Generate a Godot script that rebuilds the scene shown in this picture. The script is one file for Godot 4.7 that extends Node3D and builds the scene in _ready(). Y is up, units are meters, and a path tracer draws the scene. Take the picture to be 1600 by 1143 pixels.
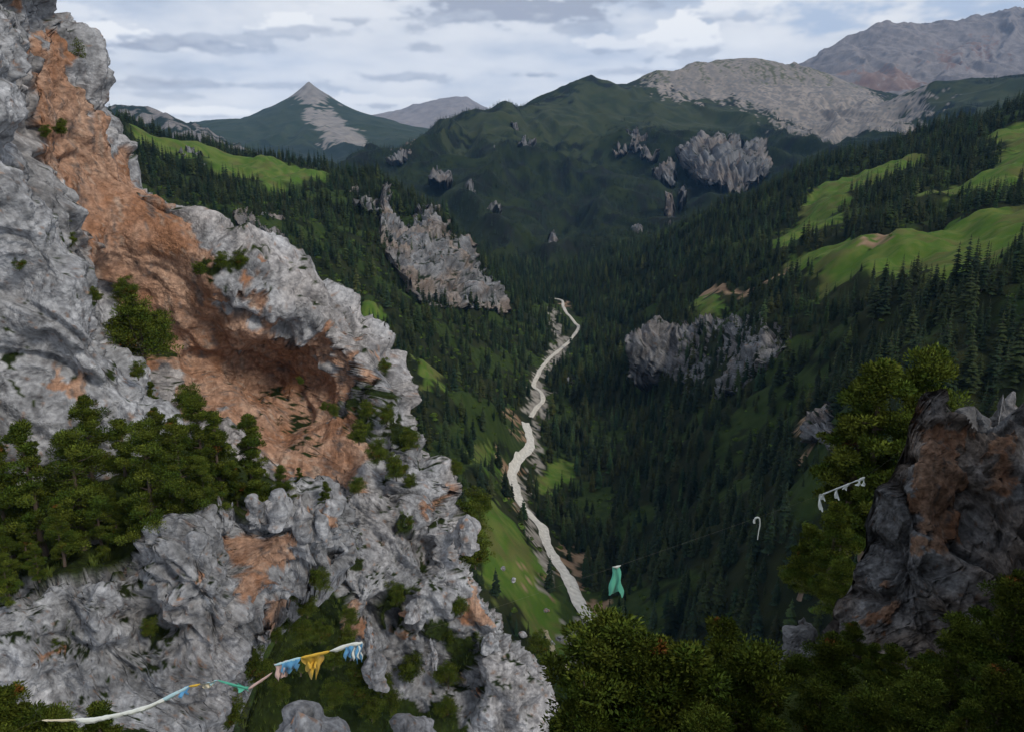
extends Node3D
# A limestone canyon under a bright overcast sky: cliffs, forested slopes, a gravel road and a line of prayer flags.
# World points are metres, the camera stands at the origin and looks along -z, tilted down into the valley.

const VALLEY := [29.7,-173,-260.3,25.8,-173,-271.7,22.1,-172.6,-289.6,18.3,-172.3,-301.8,14.9,-172,-317.8,13.7,-171.6,-332.1,8.4,-171.4,-342.6,3.7,-171,-354,1.6,-170.6,-371.4,0,-170.3,-384.1,2.7,-170,-398.5,7.8,-169.6,-413.7,10.6,-169.3,-429.3,9.5,-169,-449.2,8.2,-168.7,-462.8,11.6,-168.7,-474.5,20.3,-168,-502.7,15.1,-167.5,-532,21.4,-166.5,-573.2,38.7,-165.5,-625.2,52.5,-164.5,-666.3,56.9,-163.4,-718.1,50.8,-162.2,-781.4,25.4,-161.2,-825.8,12.2,-175,-256,16.1,-176.5,-241.3,23.2,-178,-229.7,55.8,-178.7,-313,63.8,-167.4,-368.2,79.7,-163.2,-473.4,98.9,-154.9,-600.5,124.4,-141,-770.9,114.8,-142,-895.4,63.4,-139.4,-235.8,78.9,-143.2,-302.3,92.1,-131.6,-362.8,107.7,-133.1,-430,114.4,-112.1,-465.1,124.4,-102,-511.6,153.1,-96.1,-638.1,163.5,-97.9,-824.7,75,-114.6,-211.7,98.9,-115.5,-289.4,116.4,-108,-348.8,129.2,-91.9,-394.9,159.5,-82.7,-496.3,207.3,-67.7,-656.6,255.2,-47.7,-818.2,95.7,-89.4,-224.1,131.6,-87.5,-318.2,153.5,-72.6,-379.6,169.5,-60.5,-424.7,215.3,-52.1,-546.7,255.2,-37.2,-654.9,325.3,-21.9,-825.6,110,-68,-219.8,153.1,-65.2,-314.2,179.4,-56.3,-373.9,224.9,-48.9,-474.8,282.3,-34.3,-603.7,382.8,-6.6,-830,125.6,-52.8,-218.9,173,-51.3,-307.7,209.3,-47.7,-376.3,267.9,-38.9,-488,346.1,-17,-639.8,446.6,11.8,-835.2,108.4,-45.1,-163.9,172.2,-44.7,-268,242.4,-39.6,-383.8,331.7,-22.2,-534.4,433.8,7.4,-709.2,510.3,30.2,-840.4,165.1,-38.1,-228.3,358.8,-13.7,-516,586.9,51.7,-846.6,-6.8,-151,-251.2,-11.9,-145.3,-268.5,-15.2,-140.4,-290.7,-15.4,-135.7,-325.3,-10.3,-140.4,-407.1,-29.7,-132.9,-349,-37.7,-127.2,-410.9,-56.1,-120,-423.3,-41.5,-121.9,-506,-9.1,-142.4,-552.1,-20.4,-135.3,-626.9,-75.8,-104.1,-464.2,-95.7,-90.4,-494.1,-122.8,-78.3,-549.6,-146.7,-68.7,-578.3,-178,-55,-629,-216.9,-44.7,-694.3,-251.2,-38,-717,-287.1,-26.4,-741.1,-326,-14.4,-754.9,-354.1,-0.4,-769.3,-382.8,11.2,-835,-350.9,1.4,-847.8,-302.6,-10.6,-854.8,-251.5,-22.7,-856.5,-182,-33.6,-837.9,-144.9,-36.8,-810.9,-115.1,-41.2,-778.5,-89.3,-67.5,-708.6,-60.5,-61.2,-700,-43.4,-91.6,-680.9,-11,-124.7,-681.9,5.7,-146.7,-706.8,28.1,-165.8,-867.8,15.3,-166.2,-950.9,-409.5,20.8,-827.3,-472.1,39.4,-843.1,-180,-60,-920,-300,-30,-950,-420,-20,-980,-110,-90,-880,-60,-130,-950,40,-168,-1000,60,-165,-1150,-60,-150,-1150,160,-140,-1000,300,-80,-1000,480,-40,-1000,700,30,-950,-250,-110,-1150,400,-100,-1200,-60,-150,-250,-120,-120,-300,-200,-70,-400,-300,-10,-500,-450,60,-600,-500,40,-850,-100,-140,-150,0,-178,-180,60,-160,-180,120,-110,-180,200,-40,-180,20,-178,-120,-60,-160,-120,-650,80,-700,330,0,-200,600,60,-500,-350,60,-300]
const ROAD_LOWER := [29.7,-173,-260.3,25.8,-173,-271.7,22.1,-172.6,-289.6,18.3,-172.3,-301.8,14.9,-172,-317.8,13.7,-171.6,-332.1,8.4,-171.4,-342.6,3.7,-171,-354,1.6,-170.6,-371.4,0,-170.3,-384.1,2.7,-170,-398.5,7.8,-169.6,-413.7,10.6,-169.3,-429.3,9.5,-169,-449.2,8.2,-168.7,-462.8]
const ROAD_UPPER := [11.6,-168.7,-474.5,15.6,-168.4,-488.3,20.3,-168,-502.7,19.6,-167.8,-519.9,15.1,-167.5,-532,18.8,-167,-551.9,21.4,-166.5,-573.2,28.7,-166,-598.1,38.7,-165.5,-625.2,46.6,-165,-644,52.5,-164.5,-666.3,59,-164,-692.7,56.9,-163.4,-718.1,51.8,-162.8,-748.4,50.8,-162.2,-781.4,49.7,-161.6,-817.5,25.4,-161.2,-825.8]
const TRACK := [12.2,-175,-256,14.1,-176,-246.8,16.1,-176.5,-241.3,19.8,-177,-236,23.2,-178,-229.7,24.5,-179,-220]
const MEADOWS := [[231.1,-650.4,261.5,-708.8,298.4,-722,325.9,-702.6,338.6,-685.1,318.7,-642.9,287.9,-627.4,255.8,-611.8,238.7,-579.4,218.4,-565.8,213.4,-590.8],[411.2,-722.4,444.6,-730,463,-723.9,328.6,-503.8,309.5,-498.1,296,-499.2,270,-504.6,250.9,-533.2,281.4,-560.9,298.4,-561.1,327.3,-564,366.7,-616.3,387.6,-686.5],[170.4,-501,196.4,-475.5,204,-454.6,222.6,-445.3,241.3,-417.7,260.7,-414.9,268.4,-397.9,192,-280.1,186.5,-291.8,173.5,-288,163,-296.7,169.1,-350.2,172.9,-378.4,157.7,-399.7,159.4,-451],[214.7,-619.3,224.9,-571.8,214.4,-517.1,194.7,-522.1,177.3,-556,191.9,-597.5],[126.8,-566.9,133.9,-501.7,132.3,-484.1,118.4,-501],[-374.2,-815.8,-351.9,-834.8,-303.8,-839.9,-245.6,-836.3,-172,-780.3,-170.8,-743.7,-198.6,-728.4,-196,-696.8,-229.9,-719.7,-259.4,-725.6,-285.4,-768.8,-327.3,-758.3,-342.1,-747.9],[-17.7,-300.4,-6.8,-314.7,-1.1,-309.2,6.9,-299.5,12,-279,19.3,-265.2,22.3,-252.9,18.9,-243.2,13,-243.5,8.2,-249.5,1.4,-253.6,-6.8,-251.3,-13.5,-262.3],[13.2,-401.5,27.6,-423.8,36.7,-418.7,31.7,-399,17.3,-382.5],[-19.1,-372.7,-10.1,-393.5,-8.2,-383.5,-15.1,-319.8],[-57.2,-432.5,-39,-426.1,-33.6,-400.6,-46.3,-395.1],[-92.5,-475.8,-75.8,-464.3,-76.7,-445.4,-92.7,-455.4]]
const GRAVEL := [[8.9,-481.2,16.1,-537,19.2,-548.4,24.7,-527.7,21.5,-491.2,15.2,-474.6],[11.1,-467.1,16.9,-475.6,17,-431.7,14.8,-408.6,9,-401.2,11.6,-426.1],[4.1,-392.3,7.5,-396.4,7.5,-359.6,10.8,-343.1,6.8,-323.7,2.5,-355.1],[7.4,-325.5,12.3,-334.4,13.6,-306.8,18.5,-285.8,13.8,-273.2,11.6,-282.8,9,-297.5],[19.1,-260.9,25.2,-264.1,26.6,-251.5,24.4,-233.3,20.3,-236.9,19.6,-249.8],[35.4,-750.3,44.4,-759.5,40.9,-716.8,45.2,-655.5,46.8,-631,38.5,-650.7,35.4,-698.5],[38.5,-650.7,51.3,-658,40,-604.9,28.9,-579.9,21.1,-550.1,16.1,-537,19.7,-563.7,27.7,-598]]
const EARTH := [[-3.4,-391.7,2.1,-398.1,-0.6,-370.5,1.7,-331.5,-1.1,-319.5,-3.2,-368.2],[-8,-392.5,-3.4,-393.8,-6,-386.6,-9.9,-387.4],[1.5,-428,6,-445.5,4.3,-421.3,0,-410.7],[-2.3,-460.2,4.8,-476.6,4.7,-462.8,-2.3,-446.8],[21.1,-311.4,30.5,-327.6,33.4,-324.4,27.1,-303,27,-285.9,31.8,-270.3,37.1,-269.4,34.5,-261.3,28.9,-264.4,24.7,-279.8,22.2,-295.7],[6.5,-278.4,9,-279.6,11,-270.9,8.8,-270.4],[112.3,-293.1,115.1,-282.7,104.2,-246.7,96.4,-233.2,99.9,-254.3],[185.5,-420.1,214.2,-436.7,210.4,-425.2,181.8,-407.2],[53.7,-829.7,55.8,-780.1,50.8,-761.6],[129.8,-581,148.5,-498.3,172.5,-490.1,170.4,-480.7,146,-489.2,126,-553.6]]
const MOUNTAIN := [-263,-48,-1702,-215,-4,-1871,-155,39,-2039,-75,76,-2205,0,93,-2314,92,115,-2424,190,152,-2518,242,183,-2579,286,163,-2615,384,170,-2752,495,214,-2868,659,263,-3038,847,283,-3148,1046,277,-3250,1181,254,-3348,1289,206,-3230,1411,145,-3109,1440,74,-2932,1226,142,-2640,1263,166,-2543,1349,170,-2492,1467,173,-2441,1651,202,-2449,-191,-55,-1544,-128,-32,-1655,-28,-8,-1817,74,-1,-1923,204,22,-2138,-108,-89,-1378,-45,-92,-1429,36,-87,-1535,128,-93,-1637,-37,-137,-1157,18,-146,-1154,78,-124,-1420,71,-160,-1119,40,-175,-1000,124,-143,-1207,287,59,-2356,217,-60,-1751,280,3,-1925,307,-41,-1808,231,-106,-1477,488,102,-2577,369,-1,-1851,622,148,-2746,465,12,-1813,708,81,-2519,559,-14,-1795,728,41,-2299,348,-91,-1596,467,-84,-1577,226,-141,-1187,319,-121,-1265,933,108,-2734,770,-1,-2183,1099,78,-2726,866,-1,-2131,1148,45,-2508,890,-8,-1869,1220,85,-2364,1061,21,-1982,1212,68,-2099,1242,79,-1998,538,-64,-1541,676,-38,-1653,1292,89,-1897,-350,-60,-1700,-500,-150,-1500,-300,-140,-1150,-150,-160,-1100,50,-170,-1050,200,-150,-1050,400,-110,-1100,600,-60,-1200,900,0,-1300,-300,-100,-2300,0,-60,-2900,400,60,-3300,800,60,-3700,1400,60,-3700,1700,150,-3000,2000,160,-2300,1600,40,-1400]
const SCREE := [[435.4,-2899.8,519.9,-3020.6,692,-3199,889.2,-3315.7,1098,-3423.6,1266.1,-3527.8,1379,-3402.8,1276.9,-2775,1207.5,-2428.6,1081.3,-2214.3,943.6,-2018,844.7,-2077,708.9,-1999.7,733.1,-2274.4,758.4,-2595.2,701.8,-2688.3,604.5,-2662.9,488.5,-2577,463.8,-2670.6]]
const ALPINE := [[-153.6,-2012.3,-74.4,-2175.2,0,-2249.3,90.3,-2384.9,237.7,-2524.6,374.8,-2687.1,432.5,-2732.9,453.1,-2603.7,567.7,-2581.7,681.7,-2647,725.5,-2511.5,702,-2300.1,470.3,-2120.9,363.3,-1977.9,316.7,-2243.8,263.9,-2028.1,197,-1825.1,143.1,-1859.2,74.6,-1947.1,-28.4,-1852.4,-107.3,-1743.2],[1218.2,-2621.4,1259.5,-2533.4,1338.5,-2469.9,1438.9,-2397.7,1482.5,-2347.9,1219.4,-1912.5,1152.8,-1992.1,1199.6,-2321.7,1196.1,-2501.2]]
const PYRAMID := [-1141,308,-4767,-1230,220,-4711,-1310,168,-4664,-1403,122,-4610,-1526,88,-4548,-1714,70,-4491,-1954,80,-4494,-1059,232,-4745,-965,169,-4706,-852,124,-4662,-710,107,-4657,-561,62,-4593,-411,14,-4475,-1021,74,-4180,-1091,27,-3959,-1180,-2,-3847,-1292,-30,-3735,-893,59,-4176,-738,12,-3851,-868,-67,-3516,-684,-65,-3413,-574,-30,-3735,-474,-52,-3416,-1199,-63,-3309,-1447,-40,-3420,-766,-158,-2451,-478,-158,-2451,-239,-164,-2553,-1200,-100,-5600,-2200,-100,-5200,-300,-100,-5400,-2300,50,-4200]
const KNOLL := [-1356,81,-2623,-1256,87,-2624,-1216,94,-2626,-1157,98,-2606,-1094,83,-2571,-1030,59,-2512,-965,44,-2456,-899,11,-2395,-816,-23,-2281,-1124,44,-2456,-1027,25,-2399,-951,4,-2341,-857,-23,-2229,-1112,16,-2344,-899,-33,-2122,-766,-47,-2066,-1037,-24,-2073,-1500,-60,-2900,-1000,-80,-2900,-700,-120,-2600,-600,-100,-1800,-1400,0,-2000]
const PALE_PEAK := [-1531,198,-8375,-1276,210,-8378,-1116,235,-8385,-989,315,-8408,-861,339,-8415,-702,388,-8429,-546,403,-8485,-417,378,-8478,-306,296,-8403,0,238,-8282,315,208,-8273,-931,136,-7629,-582,164,-7637,-291,136,-7629,-544,-75,-6425,-1038,-75,-6425,0,-75,-6425,-1500,-200,-9500,-400,-200,-9500,700,-200,-9500]
const GREY_MASSIF := [1531,329,-5085,1780,417,-5110,1883,478,-5148,2011,544,-5198,2116,595,-5233,2227,655,-5281,2305,685,-5290,2408,677,-5340,2552,680,-5393,2738,702,-5451,2859,721,-5456,2940,745,-5463,3050,744,-5515,3152,768,-5522,3253,791,-5528,3497,838,-5542,3864,799,-5530,1824,386,-4685,2177,486,-4869,2010,336,-4463,2474,520,-5035,2177,336,-4463,2624,520,-5035,2707,550,-4992,2411,352,-4467,2788,474,-4918,2935,544,-4938,2679,336,-4463,1710,252,-4127,1909,231,-4017,2124,225,-3911,2297,205,-3802,1579,87,-3456,2041,60,-3344,3155,410,-4588,2568,119,-3673,1435,197,-4215,1500,0,-6500,2500,200,-6500,3800,200,-6300,4200,300,-5000]
const RED_SCREE := [[1795.9,-4513.2,2047.9,-4554.7,2066.6,-4295.6,1926.2,-4055.7,1786.7,-3941.8,1742.1,-4051.6,1697.3,-4251.3],[2546.2,-5030.5,2387.4,-4553.9,2230.7,-4436.4,2366.5,-4766.2],[2811.4,-5090.5,2754.9,-4892.1,2579.7,-4659.6,2706.1,-4946.2]]
const RIB := [-1136,269,-4735,-976,125,-4351,-742,-22,-3789]
const WALL := [-49.9,19.8,-93,-51.1,15.5,-95.9,-50.5,13.4,-97.4,-48.3,10.5,-98.6,-47.2,7.5,-98.8,-46.3,4.3,-99,-45.6,1.5,-99.2,-44.7,-0.8,-99.6,-41.3,-5,-100.5,-39.1,-7.2,-101.9,-37.1,-9.5,-103.3,-32.8,-13.4,-105.4,-30,-15.4,-106.9,-27.7,-17.7,-107.3,-24.3,-20.3,-108.6,-21.9,-22.9,-108.9,-18.3,-25.3,-109.3,-15.5,-28,-108.5,-13.5,-31.7,-106.4,-11.9,-35.4,-103.3,-10.7,-37.2,-100.6,-7.7,-40.2,-96.7,-6.3,-41.7,-94.2,-5.4,-44,-91.4,-50.9,19.2,-91.6,-52.1,14.7,-94.4,-51.2,12.1,-95.8,-49.1,9.2,-97,-48.3,6.7,-97.4,-47.5,3.6,-97.5,-46.7,0.7,-97.7,-45.6,-2,-98,-42.1,-6.4,-98.8,-39.9,-8.7,-100.3,-37.9,-11,-101.7,-33.6,-15,-103.7,-30.9,-17,-105.2,-28.6,-19.2,-105.6,-25.4,-21.8,-106.9,-23,-24.4,-107.2,-19.5,-26.8,-107.6,-17.2,-29,-107,-15.5,-32.2,-105,-13.9,-35.7,-101.9,-12.5,-37.8,-99.2,-9.5,-40.8,-95.3,-8.2,-41.9,-92.9,-7.3,-44,-90.2,-48,11.5,-76.1,-46.6,0.7,-70.9,-48,-10,-69.9,-51.6,9.9,-90.2,-49.8,6.4,-93.3,-47.7,1,-91.8,-48.4,2.2,-85.9,-48.4,-2.9,-84.4,-49.1,-2.4,-90.8,-46.7,-5.4,-95.2,-48.8,-7.3,-91.5,-47.5,-14.7,-92.5,-43.6,-10.7,-96.8,-41.1,-15.6,-98.5,-45.8,-18.7,-97.6,-48.9,-21.7,-96.8,-45,-26.2,-95.5,-36.7,-16.2,-97.3,-34.3,-19.6,-98.4,-30.1,-22.4,-99.7,-26.5,-24.4,-101.2,-24.3,-23,-102.6,-39.4,-23,-102.6,-42.7,-28.4,-103.2,-37.5,-28,-108.5,-34.2,-30,-109,-32.7,-33.7,-108.9,-27.8,-28.9,-105.1,-23.9,-29.2,-102.9,-24.1,-32.8,-103,-35.1,-35.9,-104.1,-28.9,-36.8,-103.9,-23.7,-35.4,-100.1,-20.3,-28.1,-102.2,-17.4,-30.8,-99.4,-19.5,-34.1,-96.3,-14.8,-34.4,-97.3,-15.6,-36.5,-91.5,-20.9,-37.6,-94.3,-26,-39.6,-94.8,-31.2,-38.4,-96.2,-37.3,-34,-98.5,-40.7,-33.3,-96.6,-18.6,-40.6,-89.3,-12.4,-39.1,-89.7,-8.5,-42.1,-88.9,-13.8,-43.1,-87.5,-23.2,-43.6,-88.4,-31.3,-44,-89.4,-39.1,-41,-90.2,-45.9,-32.1,-90.7,-11.5,-47.5,-86.3,-6.2,-48,-87.2,-19.9,-49,-85.9,-43.1,-40.4,-82.1,-51,-29.8,-74.7,-51.4,-22.2,-71.7,-49.2,-25.2,-91.6,-52.4,18.8,-96,-58.7,16.2,-103.3,-69.7,11.6,-117.1,-53.6,14.5,-98.9,-60,12,-106.2,-71.1,7.7,-119.9,-53,12.5,-100.4,-59.5,10.1,-107.7,-70.9,6.2,-121.3,-50.8,9.5,-101.6,-57.2,7,-109,-68.3,2.7,-122.7,-49.6,6.4,-101.9,-55.9,3.7,-109.2,-66.8,-1.1,-122.9,-48.8,3.2,-102,-55,0.5,-109.3,-65.9,-4.4,-123.1,-48,0.5,-102.2,-54.3,-2.2,-109.6,-65.2,-6.9,-123.3,-47.2,-1.8,-102.6,-53.6,-4.3,-109.9,-64.7,-8.5,-123.6,-43.8,-5.9,-103.5,-50.3,-8.3,-110.7,-61.7,-12.2,-124.3,-41.7,-8,-104.9,-48.3,-10.3,-112.1,-60,-14,-125.6,-39.7,-10.4,-106.3,-46.3,-12.7,-113.6,-57.9,-16.3,-127,-35.4,-14.2,-108.3,-42,-16.5,-115.5,-53.7,-20.1,-129,-32.6,-16.3,-109.8,-39.2,-18.6,-117.1,-50.7,-22.3,-130.6,-30.3,-18.6,-110.2,-36.8,-20.9,-117.5,-48.3,-24.7,-131,-26.9,-21.2,-111.6,-33.4,-23.6,-118.8,-44.8,-27.4,-132.4,-24.5,-23.8,-111.9,-31,-26.2,-119.2,-42.4,-30.1,-132.8,-20.8,-26.2,-112.3,-27.3,-28.7,-119.6,-38.5,-32.8,-133.2,-17.9,-29.1,-111.5,-24.2,-32,-118.8,-34.9,-37,-132.6,-15.9,-33,-109.4,-22.1,-36.2,-116.6,-32.7,-41.9,-130.2,-14.3,-36.7,-106.2,-20.5,-40,-113.4,-31.1,-46.1,-126.9,-13.1,-38.6,-103.6,-19.2,-41.8,-110.8,-29.8,-47.8,-124.3,-10.1,-41.5,-99.7,-16.3,-44.7,-106.9,-26.9,-50.7,-120.4,-8.7,-43.1,-97.1,-14.9,-46.4,-104.3,-25.5,-52.7,-117.6,-7.8,-45.4,-94.4,-13.9,-48.8,-101.5,-24.5,-55.2,-114.8]
const WALL_ORANGE := [[-19.4,30,-17.7,28.5,-15.3,26.6,-14.3,24.2,-13.5,22.6,-10.2,22.3,-9.4,19.9,-8,17.4,-5.5,13.9,-6.4,11.5,-6.6,8.4,-5.9,6.2,-4.5,4.2,-3.8,0.8,-4.4,-1.1,-3.2,-3.4,-1.8,-3.4,0.3,-3.3,2.9,-5.6,5.2,-8.5,6.2,-8.1,8.3,-9.3,9,-12.3,8.8,-15.8,7,-18.4,4.6,-22.2,1.4,-26.6,-1.7,-26.4,-3.5,-23,-6.2,-16.1,-10.3,-11.6,-11.5,-7.3,-12.3,0.2,-15.6,3.3,-18.3,6,-20,10,-21.4,13.5,-22.7,15.5,-22,19.3,-21.8,22.6],[-4.7,-1,-4.2,0.9,-3.8,0.8,-3.5,-1.9],[-1.6,0.3,-0.4,0.1,0.7,-4.8,-0.2,-4.4],[11.2,-8.6,12.9,-8.4,11.1,-11,9.9,-11.2],[9.4,-29.5,10.4,-30.7,8.6,-32.5,7.7,-31],[-23,29.7,-21.5,29.6,-23.9,24.7,-24.3,25.7]]
const WALL_GREEN := [[8.6,-16.2,11.3,-16.2,13.9,-20.3,8.9,-24.4,6,-27.2,3.7,-26.1,3.1,-24.3,5,-20.5],[-7,4.5,-4.5,4.2,1.8,3.3,0.7,1.3,-3.9,1.4,-6.6,2.2],[-11.6,2.3,-9.8,-0.4,-9.6,-6.7,-11.8,-6.4,-13.3,-0.3],[13.9,-11,15.1,-10.8,14.4,-14,11.6,-14.5]]
const BUTTRESS := [-41.9,9.9,-72,-41.4,5.9,-71.7,-41.1,1.8,-71.1,-40.6,-3.2,-70.5,-39.4,-6.5,-71.1,-38.3,-10.2,-71.6,-37.4,-13.2,-71.9,-36.5,-16.5,-72.2,-35.4,-19.5,-72.8,-34.1,-22.3,-73.7,-33.1,-24.3,-74.4,-32.5,-26.5,-74.6,-32.9,-29.3,-73.5,-33.2,-32.9,-72.3,-42.4,9.5,-70.9,-41.9,5.6,-70.6,-41.6,1.6,-70,-41.2,-3.5,-69.4,-39.9,-7,-69.9,-38.8,-10.6,-70.4,-38,-13.5,-70.8,-37.1,-16.9,-71.1,-35.9,-20,-71.7,-34.6,-22.8,-72.5,-33.8,-24.7,-73.2,-33.4,-26.3,-73.6,-33.8,-28.8,-72.6,-34.1,-32.3,-71.4,-41.7,4.7,-69.3,-43.1,-0.3,-70.1,-41.2,-5.2,-65.7,-40.4,-6.4,-67.4,-38.9,-10.7,-67.4,-43.6,-10.8,-67.9,-39.9,-14.8,-66.1,-37.4,-16.2,-67.1,-44,-17.2,-66.8,-37.2,-21.2,-68.6,-40.1,-21,-67.7,-34.9,-23.8,-69.1,-34.5,-27.8,-69.6,-38.2,-26.5,-67.9,-41.5,-25.1,-66,-43.8,-22.4,-65,-41,-30.2,-63.7,-37.9,-31.7,-67,-34.8,-33.3,-70.2,-44.7,5.6,-67.8,-45,-9.1,-64,-45.2,-24,-60.2,-51,5,-60.3,-51.3,-8.1,-56.9,-51.6,-21.3,-53.4,-51.8,-30.2,-51.1,-45.4,-34,-57.6,-43,-30.3,-61.4,-42.4,-13,-68.2,-42.4,-19.8,-67.6,-35.6,-20.2,-69.2,-43.9,9.5,-74.3,-48.7,8.5,-79.4,-55,7,-87.2,-43.4,5.4,-74,-48.1,4.4,-79.1,-54.5,2.9,-86.9,-43.1,1.3,-73.4,-47.8,0.2,-78.5,-54.1,-1.4,-86.2,-42.6,-3.6,-72.7,-47.4,-4.6,-77.8,-53.8,-5.8,-85.6,-41.5,-6.8,-73.3,-46.3,-7.6,-78.4,-52.7,-8.6,-86.2,-40.3,-10.5,-73.8,-45.1,-11.4,-78.9,-51.5,-12.4,-86.7,-39.4,-13.5,-74.1,-44.2,-14.4,-79.2,-50.7,-15.4,-87,-38.5,-16.8,-74.5,-43.3,-17.6,-79.6,-49.8,-18.6,-87.3,-37.4,-19.8,-75.1,-42.2,-20.5,-80.1,-48.8,-21.3,-87.9,-36.1,-22.6,-75.9,-41,-23.2,-81,-47.6,-23.9,-88.7,-35.1,-24.6,-76.6,-39.9,-25.4,-81.7,-46.4,-26.3,-89.5,-34.5,-27,-76.8,-39.2,-28.2,-81.9,-45.6,-29.9,-89.6,-34.9,-29.9,-75.7,-39.6,-31.2,-80.7,-46,-33.3,-88.4,-35.2,-33.4,-74.5,-39.9,-34.7,-79.5,-46.3,-36.7,-87.2]
const BUTTRESS_GREEN := [[-2.4,8.4,19.2,10.1,-0.2,4.7,-1.2,5.4,-2.2,6.8],[-6.4,-0.2,-5.8,-0.8,-5.7,-3.7,-5.2,-8.9,-6.5,-8.6,-6.6,-4.6],[0.8,2.7,1.3,1.4,22.7,-2.8,0.3,0.4],[-4.3,4.9,-4,5.1,-4,2.7,-4.3,2.5],[2,-5.2,3,-7.2,1.9,-8.1,1.1,-6.8]]
const BUTTRESS_ORANGE := [[-2.9,-6.5,-1.8,-6.1,-2,-7.9,-2.9,-8]]
const BAND := [-37.1,-29.6,-46.5,-34.6,-29.7,-47.9,-33,-29.2,-48.2,-32.3,-29.4,-49.3,-30.2,-28.9,-49.6,-28.8,-29.7,-51.1,-28.2,-29.5,-52.4,-26.2,-28.1,-52,-24.6,-27.5,-52.6,-23.5,-27,-54.2,-22.9,-27.4,-55.7,-21.6,-28.2,-56,-20.4,-29.4,-57.4,-18.9,-28.8,-58.5,-17.6,-28.9,-59.2,-15.5,-29.1,-59,-14.2,-30.3,-59.8,-13.5,-32.9,-60.7,-36.6,-33.1,-44.9,-33.7,-31.9,-45.9,-33.9,-35.3,-45.2,-33.8,-31.5,-48.3,-31.8,-30.8,-47.3,-31.8,-34.1,-46.3,-31.7,-32.3,-49.5,-31.3,-34.7,-48.4,-29.4,-30.6,-48.5,-28.7,-32.5,-47.5,-29.4,-34.9,-47.3,-27.7,-31,-49.9,-27.1,-33.7,-49.3,-27.4,-36.6,-48.2,-27.6,-31.2,-52.7,-27.2,-34,-52.1,-26.2,-35.4,-51,-24.5,-29,-50.9,-24,-31.3,-49.6,-24,-34.9,-50.3,-24.6,-35.8,-48.6,-25.2,-38.7,-47.6,-22.5,-28.1,-52,-21.8,-30.4,-50.6,-21,-32.8,-50.3,-22,-36,-50.3,-22.7,-37.7,-49.7,-23,-41.1,-48.3,-20.4,-30.7,-53.8,-19.6,-33.5,-52.2,-19.8,-36.5,-51.8,-20.9,-38.6,-50.9,-19.2,-34.6,-54,-19.8,-32,-56.1,-18.6,-31.7,-56.5,-18.2,-34.8,-56.1,-18.1,-35,-58.7,-16.1,-31.2,-56.6,-15,-31.6,-57.3,-15.1,-33.8,-58.1,-17.6,-37.4,-58.8,-24.3,-42.7,-45.4,-30.3,-38.7,-45.5,-33.6,-38.2,-43.9,-36.1,-37.3,-42.9,-21.5,-41.2,-50.6,-21.2,-45.6,-48.5,-19.8,-39,-57.5,-20.3,-41.3,-56.9,-21.2,-43.3,-56.3,-22.1,-46.4,-55.4,-22.4,-47,-67.7,-23.6,-51.9,-68.4,-24.9,-57,-67,-17.4,-42.2,-69.1,-15.3,-40.8,-71.5,-38.6,-30.2,-48.6,-41.6,-30.5,-53,-46.2,-30.8,-59.7,-51.8,-31.2,-67.9,-36,-30.3,-50,-38.7,-30.4,-54.4,-42.9,-30.6,-61.1,-48,-30.8,-69.4,-34.3,-29.8,-50.4,-36.9,-29.9,-54.8,-40.9,-30,-61.5,-45.7,-30.1,-69.8,-33.6,-29.9,-51.4,-36.1,-30,-55.9,-39.9,-30,-62.7,-44.5,-30,-71,-31.4,-29.5,-51.7,-33.7,-29.5,-56.2,-37.2,-29.4,-63,-41.5,-29.3,-71.3,-29.9,-30.2,-53.3,-32.1,-30.1,-57.8,-35.3,-30,-64.6,-39.3,-29.8,-73,-29.3,-30,-54.6,-31.4,-29.8,-59.1,-34.5,-29.5,-66,-38.4,-29.1,-74.4,-27.2,-28.5,-54.2,-29.2,-28.3,-58.7,-32.2,-27.9,-65.6,-35.8,-27.4,-74.1,-25.5,-27.9,-54.8,-27.3,-27.6,-59.3,-30.1,-27.2,-66.2,-33.4,-26.6,-74.7,-24.5,-27.4,-56.7,-26.7,-28,-62.3,-29,-28.2,-68.4,-23.8,-27.9,-58.2,-25.9,-28.4,-63.8,-28.1,-28.5,-69.9,-22.5,-28.7,-58.5,-24.4,-29.2,-64,-26.5,-29.4,-70.2,-21.2,-29.8,-59.9,-23,-30.4,-65.4,-25,-30.6,-71.6,-19.7,-29.3,-61,-21,-30.6,-65.3,-18.3,-29.4,-61.7,-19.5,-30.6,-66,-16.1,-29.6,-61.5,-17.2,-30.9,-65.8,-14.7,-30.8,-62.2,-15.7,-32.1,-66.5,-14,-33.4,-63.1,-14.9,-34.8,-67.4]
const BAND_TURF := [[-14.4,0.6,-11,0.9,-8.6,0.6,-6.1,0.4,-4,0.5,-2.4,1,-0.4,1.2,1.4,1.1,3.5,2.4,7.1,2.8,9.4,3.3,10.4,5.9,9.4,11.3,5.4,13,1.6,19.2,-4.3,21.7,-12.9,20.5,-17.4,18.3]]
const BAND_ORANGE := [[4.6,0.6,6.7,1,7.4,0.1,8.2,-0.8,8.3,-2.5,8.5,-3.5,7.7,-5.1,6.9,-5.9,6.3,-5.1,6.3,-2.5,5.2,-2.4,4.8,-1.3],[0.8,-3.3,1.2,-3.2,1.1,-4.7,0.7,-4.7],[-8.5,-5.1,-8.1,-5.1,-8.2,-6.6,-8.6,-6.5]]
const BAND_EDGE := [[-24.7,26.7,30.5,21.3,18.8,0.9,11.8,-4.2,9.5,-4.9,7.9,-5.2,6.9,-6.4,6,-8.3,4.9,-9.9,3.4,-11.9,2,-14,0.4,-18,-19.6,-11.4]]
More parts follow.
